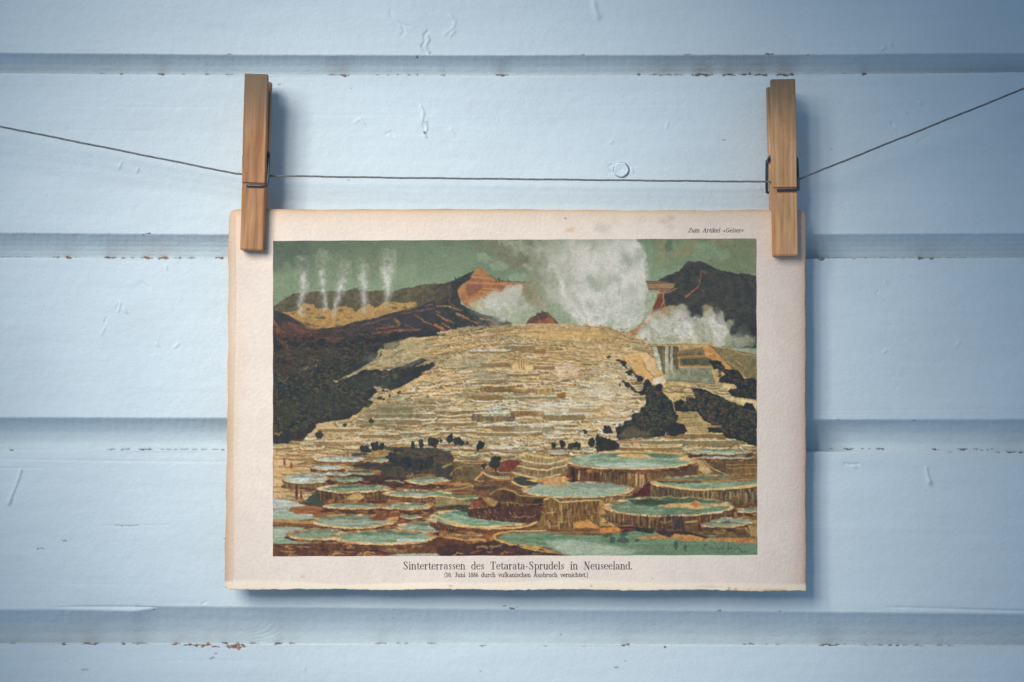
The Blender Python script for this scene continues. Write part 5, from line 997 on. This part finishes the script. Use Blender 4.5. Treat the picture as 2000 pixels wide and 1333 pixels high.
# ================================================================= the print
CORN = dict(TL=(446.5, 408.5), TR=(1573, 411.5), BR=(1574.5, 1154.5), BL=(438, 1150.5))
def paper_d(px, py):
    u = (px-440)/1134; v = (py-408)/744
    d = 60+2.0*np.sin(u*3.1)*np.sin(v*2.6)*2.2+1.3*np.sin(u*7.1+v*3)+.8*np.sin(v*9+u*4)+2.5*v
    d = d-9*np.exp(-np.clip(u, 0, 1)*46)-3.5*np.exp(-np.clip(1-u, 0, 1)*60)-3.5*np.exp(-np.clip(v, 0, 1)*70)
    # it cockles a little, and is pinched where the pegs grip it
    d = d+1.7*np.sin(u*11+v*2.2)*np.sin(v*5+1)+1.2*np.sin(u*5-v*9)+.9*np.sin(u*19+v*6)*np.exp(-v*3)
    for gx_, gs in ((492, 1.0), (1533, 1.0)):
        q = np.exp(-((px-gx_)/70)**2-((py-470)/110)**2); d = d*(1-q)+60.5*q
        d = d+2.2*np.exp(-((px-gx_-62)/34)**2-((py-500)/120)**2)-1.6*np.exp(-((px-gx_+70)/40)**2-((py-520)/120)**2)
    d = d-1.1*np.exp(-((px-(462-(py-408)/744*7+1.5*np.sin(py*.013)))/2.2)**2)      # old fold along the left margin
    # the foot of the sheet is bent forward in a narrow lip
    yb = 1138+3*np.sin(px*.009+1)+2*np.sin(px*.021)
    d = d+np.clip((py-yb)/14, 0, 1.3)*7.5
    return d
def paper():
    nu, nv = 620, 420
    u = np.linspace(0, 1, nu)[None, :]; v = np.linspace(0, 1, nv)[:, None]
    v = v**1.0
    PX = (CORN['TL'][0]*(1-u)+CORN['TR'][0]*u)*(1-v)+(CORN['BL'][0]*(1-u)+CORN['BR'][0]*u)*v
    PY = (CORN['TL'][1]*(1-u)+CORN['TR'][1]*u)*(1-v)+(CORN['BL'][1]*(1-u)+CORN['BR'][1]*u)*v
    U = u+0*v; V = v+0*u
    # left side bows in a little, edges wander, top-left corner is rounded and the foot is torn
    PX = PX+(1-U)**30*(2.2*np.sin(V*3.1)+.7*np.sin(V*41)+.3*np.sin(V*90))
    PX = PX+U**40*(.5*np.sin(V*23)+.4*np.sin(V*71))
    PY = PY+(1-V)**40*(.8*np.sin(U*11)+.5*np.sin(U*47)+.3*np.sin(U*130))
    rsx = np.random.RandomState(8); tear = np.cumsum(rsx.randn(nu)); tear = tear-np.linspace(tear[0], tear[-1], nu); tear = tear/np.abs(tear).max()*1.3
    tear = tear+np.interp(np.arange(nu), np.arange(0, nu, 4), rsx.randn(len(np.arange(0, nu, 4))))*.5
    PY = PY+V**60*(tear[None, :]+1.0*np.sin(U*29))
    for (cx, cy, r) in ((0, 0, .010), (1, 0, .006), (0, 1, .004)):
        du = np.abs(U-cx)*1.5; dv = np.abs(V-cy)
        m = np.clip(1-(du+dv)/(r*2.2), 0, 1)
        PX = PX+m*(5 if cx == 0 else -4); PY = PY+m*(4 if cy == 0 else -3)
    D = paper_d(PX, PY)+.0*U
    # colour of the old stock
    base = np.array((238, 219, 205))/255.; C = np.broadcast_to(base, PX.shape+(3,)).copy()
    def mix(col, m):
        nonlocal C
        C = C*(1-m[..., None])+np.array(col)/255.*m[..., None]
    H, Wd = PX.shape
    n1 = fbm(H, Wd, 40, 40, 900); n2 = fbm(H, Wd, 9, 9, 901); n3 = fbm(H, Wd, 120, 30, 902)
    C *= (1+.018*n1+.02*n2)[..., None]
    dl = PX-(446-(PY-408)/744*8); dr = 1574-PX; dt = PY-410; db = 1153-PY
    mix((214, 172, 132), np.clip(np.exp(-dt/11)*(.95+.5*n1), 0, 1)*.85); mix((226, 200, 176), np.exp(-dt/32)*.4)
    mix((206, 160, 120), np.clip(np.exp(-(dl/15)**2)*(.9+.4*n3), 0, 1)*.9); mix((226, 204, 184), np.exp(-np.clip(dl, 0, 999)/40)*.35)
    mix((202, 160, 130), np.exp(-np.clip(dr, 0, 999)/8)*.8); mix((222, 190, 168), np.exp(-np.clip(dr, 0, 999)/40)*.5)
    mix((184, 140, 100), np.exp(-np.clip(dt, 0, 99)/2.2)*.6); mix((186, 148, 112), np.exp(-np.clip(dl, 0, 99)/2.2)*.55); mix((170, 130, 98), np.exp(-np.clip(dr, 0, 99)/2.0)*.6)
    lip = np.clip((PY-1137-3*np.sin(PX*.009+1))/4, 0, 1); mix((236, 220, 196), lip*.75)
    mix((196, 158, 122), np.exp(-np.clip(db, 0, 99)/1.6)*np.clip(.4+n2*2, 0, 1)*.8)
    # offset of smoke-grey stains and foxing
    for x, y, rx, ry, col, a in ((1178, 446, 20, 12, (200, 182, 166), .5), (1200, 432, 12, 12, (204, 188, 172), .35), (1298, 432, 16, 9, (194, 172, 156), .5), (1310, 444, 10, 8, (194, 172, 156), .35), (1112, 450, 12, 6, (218, 168, 140), .5), (1252, 428, 20, 8, (200, 184, 172), .35), (1310, 425, 8, 6, (190, 166, 148), .35), (507, 436, 20, 18, (206, 178, 140), .5), (1525, 640, 22, 60, (226, 198, 178), .35), (1500, 480, 16, 16, (232, 204, 186), .4), (880, 1145, 4, 2.5, (190, 140, 110), .6), (1424, 1150, 3, 3, (200, 130, 100), .7), (1437, 1151, 3, 3, (200, 130, 100), .7), (590, 1126, 6, 5, (214, 160, 140), .4), (1104, 427, 2.4, 2, (110, 90, 80), .7), (1155, 1145, 1.6, 1.6, (110, 70, 60), .8), (1275, 1131, 1.6, 1.6, (150, 110, 90), .8), (470, 690, 14, 90, (226, 200, 180), .3), (1380, 1146, 30, 3, (214, 190, 170), .5)):
        d = np.hypot((PX-x)/rx, (PY-y)/ry)+n2*.5
        mix(col, np.clip(1.2-d, 0, 1)*a)
    me = grid_mesh('paper_sheet', unproj(PX, PY, D), lin(C))
    return me
# --- painted picture code is above in paint_picture()
pr = tag(empty('botanical_print', (0, 0, 0)), 'old colour print of white sinter terraces, yellowed cream paper, pegged to the string', 'print')
pr.name = 'art_print'
sheet = link('paper_sheet', paper(), M_paper, pr)
so = sheet.modifiers.new('thickness', 'SOLIDIFY'); so.thickness = .0003; so.offset = 1 if False else -1

im = paint_picture()
gx = np.linspace(0, 1, PW)[None, :]; gy = np.linspace(0, 1, PH)[:, None]
IX = (533.3*(1-gx)+1477.3*gx)*(1-gy)+(532.8*(1-gx)+1479*gx)*gy
IY = (471*(1-gx)+466.3*gx)*(1-gy)+(1087*(1-gx)+1084.3*gx)*gy
# slightly uneven edges where the colour plates end
IX = IX+(1-gx)**60*.3*np.sin(gy*60)+gx**60*.3*np.sin(gy*47); IY = IY+(1-gy)**60*.25*np.sin(gx*70)+gy**60*.3*np.sin(gx*55)
ID = paper_d(IX, IY)+.35
# the painted colours were matched by eye on the lit sheet: divide the light on the sheet out to get the inks' own colour
def light_on_wall(px, py):
    E = 0
    H = math.cos(math.radians(11.6))
    for a_, b_ in KEY_SPOTS:
        L = KC+side_*a_*SPOT_GAP+up_*b_*SPOT_GAP; ax = (AIM-L).normalized()
        vx, vy, vz = (px-CX)*S-L.x, -L.y, (CY-py)*S-L.z
        d = np.sqrt(vx*vx+vy*vy+vz*vz); c = (vx*ax.x+vy*ax.y+vz*ax.z)/d
        q = np.clip((c-H)/(1-H), 0, 1); E = E+vy/d**3*q*q*(3-2*q)
    return E
E_ = light_on_wall(IX, IY)/light_on_wall(np.array([300.]), np.array([650.]))[0]
LIGHT = np.stack([.16+.84*E_, .22+.83*E_, .33+.77*E_], -1)
alb = np.clip(lin(im)/np.maximum(LIGHT, .58), 0, .86)
illus = link('illustration', grid_mesh('illustration', unproj(IX, IY, ID), alb), M_print, pr)

# ================================================================= lettering drawn as ribbons of ink, condensed Didone style
TH, HL = .20, .075
def arc(cx, cy, rx, ry, a0, a1, n=10, th=TH, hl=HL):
    o = []
    for i in range(n+1):
        a = math.radians(a0+(a1-a0)*i/n); o.append((cx+math.cos(a)*rx, cy+math.sin(a)*ry, hl+(th-hl)*abs(math.cos(a))**1.4))
    return o
def st(x, y0, y1, w=TH): return [(x, y0, w), (x, y1, w)]
def hr(x0, x1, y, w=HL): return [(x0, y, w), (x1, y, w)]
def ln(*p, w=TH): return [(x, y, w) for x, y in p]
def serif(x, y, r=.17): return hr(x-r, x+r, y, .085)
A1 = 1.5
G = {
 'n': (.80, [st(.17, 0, 1), serif(.17, .03), hr(0, .17, .97), arc(.37, .72, .2, .27, 180, 0), st(.59, 0, .74), serif(.60, .03)]),
 'm': (1.18, [st(.17, 0, 1), serif(.17, .03), hr(0, .17, .97), arc(.36, .72, .19, .27, 180, 0), st(.56, 0, .74), serif(.56, .03, .14), arc(.76, .72, .2, .27, 180, 0), st(.97, 0, .74), serif(.98, .03)]),
 'u': (.80, [st(.17, .25, 1), hr(0, .17, .97), arc(.37, .28, .2, .27, 180, 360), st(.59, 0, 1), hr(.45, .59, .97), hr(.59, .74, .03)]),
 'h': (.80, [st(.17, 0, A1), serif(.17, .03), hr(0, .17, A1-.03), arc(.37, .72, .2, .27, 180, 0), st(.59, 0, .74), serif(.60, .03)]),
 'i': (.40, [st(.19, 0, 1), serif(.2, .03), hr(.03, .19, .97), [(.19, 1.28, .22), (.19, 1.46, .22)]]),
 'l': (.40, [st(.19, 0, A1), serif(.2, .03), hr(.03, .19, A1-.03)]),
 't': (.50, [[(.21, 1.32, .08), (.21, 1.0, TH), (.21, .22, TH)], arc(.36, .2, .15, .17, 180, 330, 6, TH, HL), hr(.02, .42, .97, .09)]),
 'e': (.66, [arc(.33, .5, .25, .48, 20, 320, 18), hr(.12, .57, .55, .08), [(.57, .56, .09), (.56, .68, .13)]]),
 'c': (.62, [arc(.33, .5, .25, .48, 40, 320, 18), [(.48, .78, .18), (.50, .72, .18)]]),
 'r': (.58, [st(.17, 0, 1), serif(.19, .03), hr(0, .17, .97), [(.2, .68, HL), (.3, .92, HL), (.42, .96, .1)], [(.44, .86, .2), (.46, .78, .2)]]),
 'a': (.70, [arc(.3, .72, .2, .25, 150, 0, 8), [(.14, .80, .16), (.15, .74, .16)], st(.50, .12, .74), arc(.29, .28, .19, .25, 90, 300, 10), [(.3, .55, HL), (.48, .6, HL)], [(.36, .06, HL), (.48, .22, HL)], hr(.50, .66, .05)]),
 's': (.56, [[(.44, .82, HL), (.36, .95, .08), (.2, .93, .1), (.13, .76, .16), (.22, .58, .2), (.36, .43, .2), (.42, .24, .15), (.33, .06, .09), (.18, .05, .08), (.1, .2, HL)], [(.45, .72, .07), (.45, .95, .07)], [(.10, .05, .07), (.10, .3, .07)]]),
 'd': (.76, [arc(.30, .48, .22, .46, 60, 300, 16), st(.55, .02, A1), hr(.4, .55, A1-.03), hr(.55, .72, .03), [(.42, .92, HL), (.54, .84, HL)], [(.42, .06, HL), (.54, .16, HL)]]),
 'b': (.76, [arc(.42, .48, .22, .46, 240, 480, 16), st(.17, .02, A1), hr(.02, .17, A1-.03), [(.3, .92, HL), (.18, .84, HL)], [(.3, .06, HL), (.18, .14, HL)]]),
 'p': (.76, [arc(.42, .50, .22, .46, 240, 480, 16), st(.17, -.5, 1), serif(.17, -.47), hr(.02, .17, .97), [(.3, .94, HL), (.18, .84, HL)], [(.3, .08, HL), (.18, .16, HL)]]),
 'v': (.70, [ln((.1, .97), (.36, .02), w=.17), ln((.58, .97), (.37, .02), w=HL), serif(.12, .97, .13), serif(.58, .97, .11)]),
 'k': (.78, [st(.17, 0, A1), serif(.17, .03), hr(0, .17, A1-.03), ln((.2, .42), (.55, .95), w=HL), ln((.32, .58), (.62, .04), w=.18), serif(.64, .03, .13), serif(.55, .97, .12)]),
 'z': (.6, [hr(.1, .5, .95, .1), ln((.48, .93), (.1, .06), w=.16), hr(.08, .52, .05, .1)]),
 'S': (.84, [[(.62, 1.18, HL), (.52, 1.42, .1), (.32, 1.46, .1), (.16, 1.28, .16), (.2, 1.05, .2), (.4, .8, .23), (.6, .55, .23), (.66, .3, .18), (.52, .06, .1), (.3, .02, .1), (.12, .3, HL)], [(.64, 1.1, .08), (.64, 1.46, .08)], [(.11, .02, .08), (.11, .42, .08)]]),
 'T': (.92, [st(.45, 0, 1.46, .23), serif(.45, .03, .22), hr(.06, .84, 1.44, .09), [(.07, 1.44, .09), (.06, 1.1, .07)], [(.83, 1.44, .09), (.84, 1.1, .07)]]),
 'N': (1.02, [st(.2, 0, 1.46, .085), serif(.2, .03, .17), serif(.16, 1.44, .15), ln((.2, 1.46), (.76, 0), w=.24), st(.77, 0, 1.46, .085), serif(.77, 1.44, .17)]),
 'J': (.62, [st(.36, .25, 1.46, .23), serif(.38, 1.44, .2), arc(.22, .22, .15, .2, 360, 190, 7)]),
 'A': (1.0, [ln((.16, .03), (.48, 1.46), w=.08), ln((.48, 1.46), (.76, .03), w=.23), hr(.28, .66, .5), serif(.16, .03, .14), serif(.77, .03, .18)]),
 'Z': (.9, [hr(.14, .76, 1.43, .12), ln((.74, 1.42), (.14, .06), w=.2), hr(.12, .78, .05, .12), [(.14, 1.44, .08), (.13, 1.15, .08)], [(.78, .05, .08), (.8, .35, .08)]]),
 'G': (.98, [arc(.46, .73, .34, .72, 50, 330, 20), st(.74, .1, .62, .2), serif(.74, .62, .18), [(.68, 1.1, .08), (.7, 1.44, .08)]]),
 '1': (.55, [st(.28, 0, 1.4, .2), serif(.28, .03, .17), [(.1, 1.22, .08), (.28, 1.4, .1)]]),
 '0': (.66, [arc(.32, .71, .2, .69, 0, 360, 22)]),
 '8': (.66, [arc(.32, 1.06, .16, .33, 0, 360, 16, .16), arc(.32, .38, .2, .36, 0, 360, 18)]),
 '6': (.66, [arc(.32, .44, .2, .42, 0, 360, 18), [(.13, .5, .18), (.16, 1.0, .14), (.3, 1.32, .08), (.46, 1.36, .09)]]),
 '.': (.34, [[(.12, .02, .2), (.12, .2, .2)]]),
 '-': (.52, [hr(.06, .44, .5, .12)]),
 '(': (.36, [[(.28, 1.5, .05), (.13, 1.1, .1), (.1, .6, .13), (.13, .1, .1), (.28, -.3, .05)]]),
 ')': (.36, [[(.06, 1.5, .05), (.2, 1.1, .1), (.24, .6, .13), (.2, .1, .1), (.06, -.3, .05)]]),
 '»': (.62, [ln((.08, .85), (.26, .5), (.08, .15), w=.08), ln((.3, .85), (.48, .5), (.3, .15), w=.08)]),
 '«': (.62, [ln((.26, .85), (.08, .5), (.26, .15), w=.08), ln((.48, .85), (.3, .5), (.48, .15), w=.08)]),
 ' ': (.62, []),
}
def lettering(name, text, x0, x1, base, xh, slant=0.0, bold=1.0, hyph=None, slope=0.0, minw=.0, space=None):
    adv = sum((space if (ch == ' ' and space) else G[ch][0]) for ch in text)
    sx = (x1-x0)/adv
    bm = bmesh.new(); x = x0
    for ch in text:
        a, strokes = G[ch]
        if ch == ' ' and space: a = space
        for s_ in strokes:
            P2 = [(x+(p[0]*sx)+p[1]*slant*xh, base+(x-x0)*slope-p[1]*xh, max(p[2]*xh*bold, minw)) for p in s_]
            for i in range(len(P2)-1):
                (ax, ay, aw), (bx, by, bw) = P2[i], P2[i+1]
                dx, dy = bx-ax, by-ay; L_ = math.hypot(dx, dy) or 1; nx, ny = -dy/L_, dx/L_
                e = .18*min(aw, bw)
                ax -= dx/L_*e; ay -= dy/L_*e; bx += dx/L_*e; by += dy/L_*e
                q = [(ax+nx*aw/2, ay+ny*aw/2), (bx+nx*bw/2, by+ny*bw/2), (bx-nx*bw/2, by-ny*bw/2), (ax-nx*aw/2, ay-ny*aw/2)]
                k = (i % 3)*.02
                bm.faces.new([bm.verts.new(W(qx, qy, float(paper_d(qx, qy))+.30+k+.007*(len(bm.faces) % 7))) for qx, qy in q])
        x += a*sx
    bmesh.ops.recalc_face_normals(bm, faces=bm.faces)
    me = bpy.data.meshes.new(name); bm.to_mesh(me); bm.free()
    return link(name, me, M_ink, pr, False)
lettering('caption', 'Sinterterrassen des Tetarata-Sprudels in Neuseeland.', 787, 1236, 1112.6, 10.2, bold=.9, space=.85)
lettering('caption', '(10. Juni 1886 durch vulkanischen Ausbruch vernichtet.)', 868, 1149, 1127.4, 6.0, bold=1.05, minw=.85, space=.66)
lettering('caption', 'Zum Artikel »Geiser«', 1343, 1452, 454.2, 5.6, slant=.28, bold=.95, minw=.7, space=.7)

# ================================================================= the twine
def tube(name, pts, r, mat, parent=None, seg=10, twist=None):
    """pts: list of Vectors; r in metres; optional (lay, depth) gives a two-ply rope section"""
    V = []; F = []
    n = len(pts); up = Vector((0, -1, 0.02)); acc = 0
    for i, p in enumerate(pts):
        tdir = (pts[min(i+1, n-1)]-pts[max(i-1, 0)]).normalized()
        if abs(tdir.dot(up)) > .95: up = Vector((1, 0, 0))
        a = tdir.cross(up).normalized(); b = a.cross(tdir).normalized(); up = b
        if i: acc += (pts[i]-pts[i-1]).length
        for k in range(seg):
            th = k*math.tau/seg; rr = r
            if twist: rr = r*(1+twist[1]*math.cos(2*(th-acc/twist[0]*math.tau)))
            V.append(p+a*math.cos(th)*rr+b*math.sin(th)*rr)
    for i in range(n-1):
        for k in range(seg): F.append((i*seg+k, i*seg+(k+1) % seg, (i+1)*seg+(k+1) % seg, (i+1)*seg+k))
    F.append(tuple(range(seg))); F.append(tuple(reversed(range((n-1)*seg, n*seg))))
    me = bpy.data.meshes.new(name); me.from_pydata([tuple(v) for v in V], [], F); me.update()
    return link(name, me, mat, parent)
key_pts = [(-700, 108, 185), (0, 247.5, 108), (235, 294.5, 84), (462, 340, 61), (500, 343, 60), (530, 343.8, 60), (760, 347.5, 60), (1000, 350.2, 61), (1250, 353, 60), (1500, 355.5, 60), (1530, 356, 60), (1556, 352.5, 60), (1600, 334.5, 64), (2000, 173.5, 108), (2700, -108, 185)]
xs_ = [p[0] for p in key_pts]
pts = []
x = -700.0
rj = random.Random(2)
while x <= 2700:
    pts.append(W(x, float(np.interp(x, xs_, [p[1] for p in key_pts]))+.25*math.sin(x*.05)+.15*math.sin(x*.21), float(np.interp(x, xs_, [p[2] for p in key_pts]))))
    x += 2.5
tw = tube('twine', pts, 1.8*S, M_twine, None, 12, (9*S, .05))
tag(tw, 'thin grey brown twine strung across the wall through both clothes pegs', 'string')

# ================================================================= clothes pegs
def prong_mesh(name, sgn, w, ztop, zbot, rnd=True):
    """side profile in (z, y) px; sgn +1 = front (towards the viewer), -1 = back; extruded over the width w"""
    prof_out = [(ztop, 35), (ztop-4, 37.2), (60, 37), (12, 33.6), (-20, 31.2), (-37.5, 30.2), (-39, 26.0), (-48, 26.0), (-49.5, 30.0), (-100, 28.6), (zbot+3, 27.6), (zbot, 25.5)]
    prof_in = [(zbot, 1.0), (-60, 1.0), (-37, 1.0), (-33, 5.0), (-26, 7.4), (-19, 5.0), (-15, 2.2), (-4, 2.2), (0, 6.8), (12, 12.6), (24, 8.2), (28, 7.0), (ztop-10, 19.5), (ztop, 21.5)]
    prof = prof_out+prof_in
    bm = bmesh.new()
    fr = []
    for sx in (-1, 1):
        fr.append([bm.verts.new((sx*w/2*S, -sgn*y*S, z*S)) for z, y in prof])
    n = len(prof)
    f0 = bm.faces.new(fr[0]); f1 = bm.faces.new(list(reversed(fr[1])))
    for i in range(n): bm.faces.new((fr[0][i], fr[1][i], fr[1][(i+1) % n], fr[0][(i+1) % n]))
    bmesh.ops.recalc_face_normals(bm, faces=bm.faces)
    ed = [e for e in bm.edges if (abs(abs(e.verts[0].co.x)-w/2*S) < 1e-7 and e.verts[0].co.x*e.verts[1].co.x > 0)]
    bmesh.ops.bevel(bm, geom=ed, offset=2.0*S, segments=3, profile=.6, affect='EDGES', clamp_overlap=True)
    bmesh.ops.triangulate(bm, faces=[f for f in bm.faces if len(f.verts) > 4])
    me = bpy.data.meshes.new(name); bm.to_mesh(me); bm.free()
    return me
def wire(name, P_, r, parent):
    """P_: control points in local px (x, depth out, z); smoothed"""
    p = [Vector((a*S, -b*S, c*S)) for a, b, c in P_]
    for _ in range(2):                      # corner cutting
        q = [p[0]]
        for a, b in zip(p[:-1], p[1:]): q += [a*.78+b*.22, a*.22+b*.78]
        q.append(p[-1]); p = q
    return tube(name, p, r*S, M_steel, parent, 10)
def peg(px, py, tilt, w, mat, ztop, zbot, side, label):
    root = empty('clothes_peg', W(px, py, 60.5), (0, math.radians(tilt), 0))
    tag(root, label, 'clothes peg', 'wooden clothes pegs holding the print')
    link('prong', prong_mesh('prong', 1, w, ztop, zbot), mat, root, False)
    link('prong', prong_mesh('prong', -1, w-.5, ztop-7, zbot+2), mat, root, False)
    h = w/2
    # spring: coil across the width, one arm round the front prong, the other round the back one
    P_ = [(-side*(h-8), 29.0, -43.5), (-side*4, 29.2, -43.5), (side*(h+1.5), 29.0, -43.5), (side*(h+4), 24, -42), (side*(h+4.5), 16, -10), (side*(h+4.2), 11, 20)]
    turns = 3.5; nseg = 60
    for i in range(nseg+1):
        a = i/nseg*turns*math.tau; x = side*(h+3.5)*(1-2*i/nseg)
        P_.append((x, math.cos(a+.2)*9.5, 14+math.sin(a+.2)*9.5))
    P_ += [(-side*(h+4.2), -11, 20), (-side*(h+4.5), -16, -10), (-side*(h+4), -24, -42), (-side*(h+1.5), -29, -43.5), (side*(h-8), -29.0, -43.5)]
    wire('spring', P_, 2.75, root)
    return root
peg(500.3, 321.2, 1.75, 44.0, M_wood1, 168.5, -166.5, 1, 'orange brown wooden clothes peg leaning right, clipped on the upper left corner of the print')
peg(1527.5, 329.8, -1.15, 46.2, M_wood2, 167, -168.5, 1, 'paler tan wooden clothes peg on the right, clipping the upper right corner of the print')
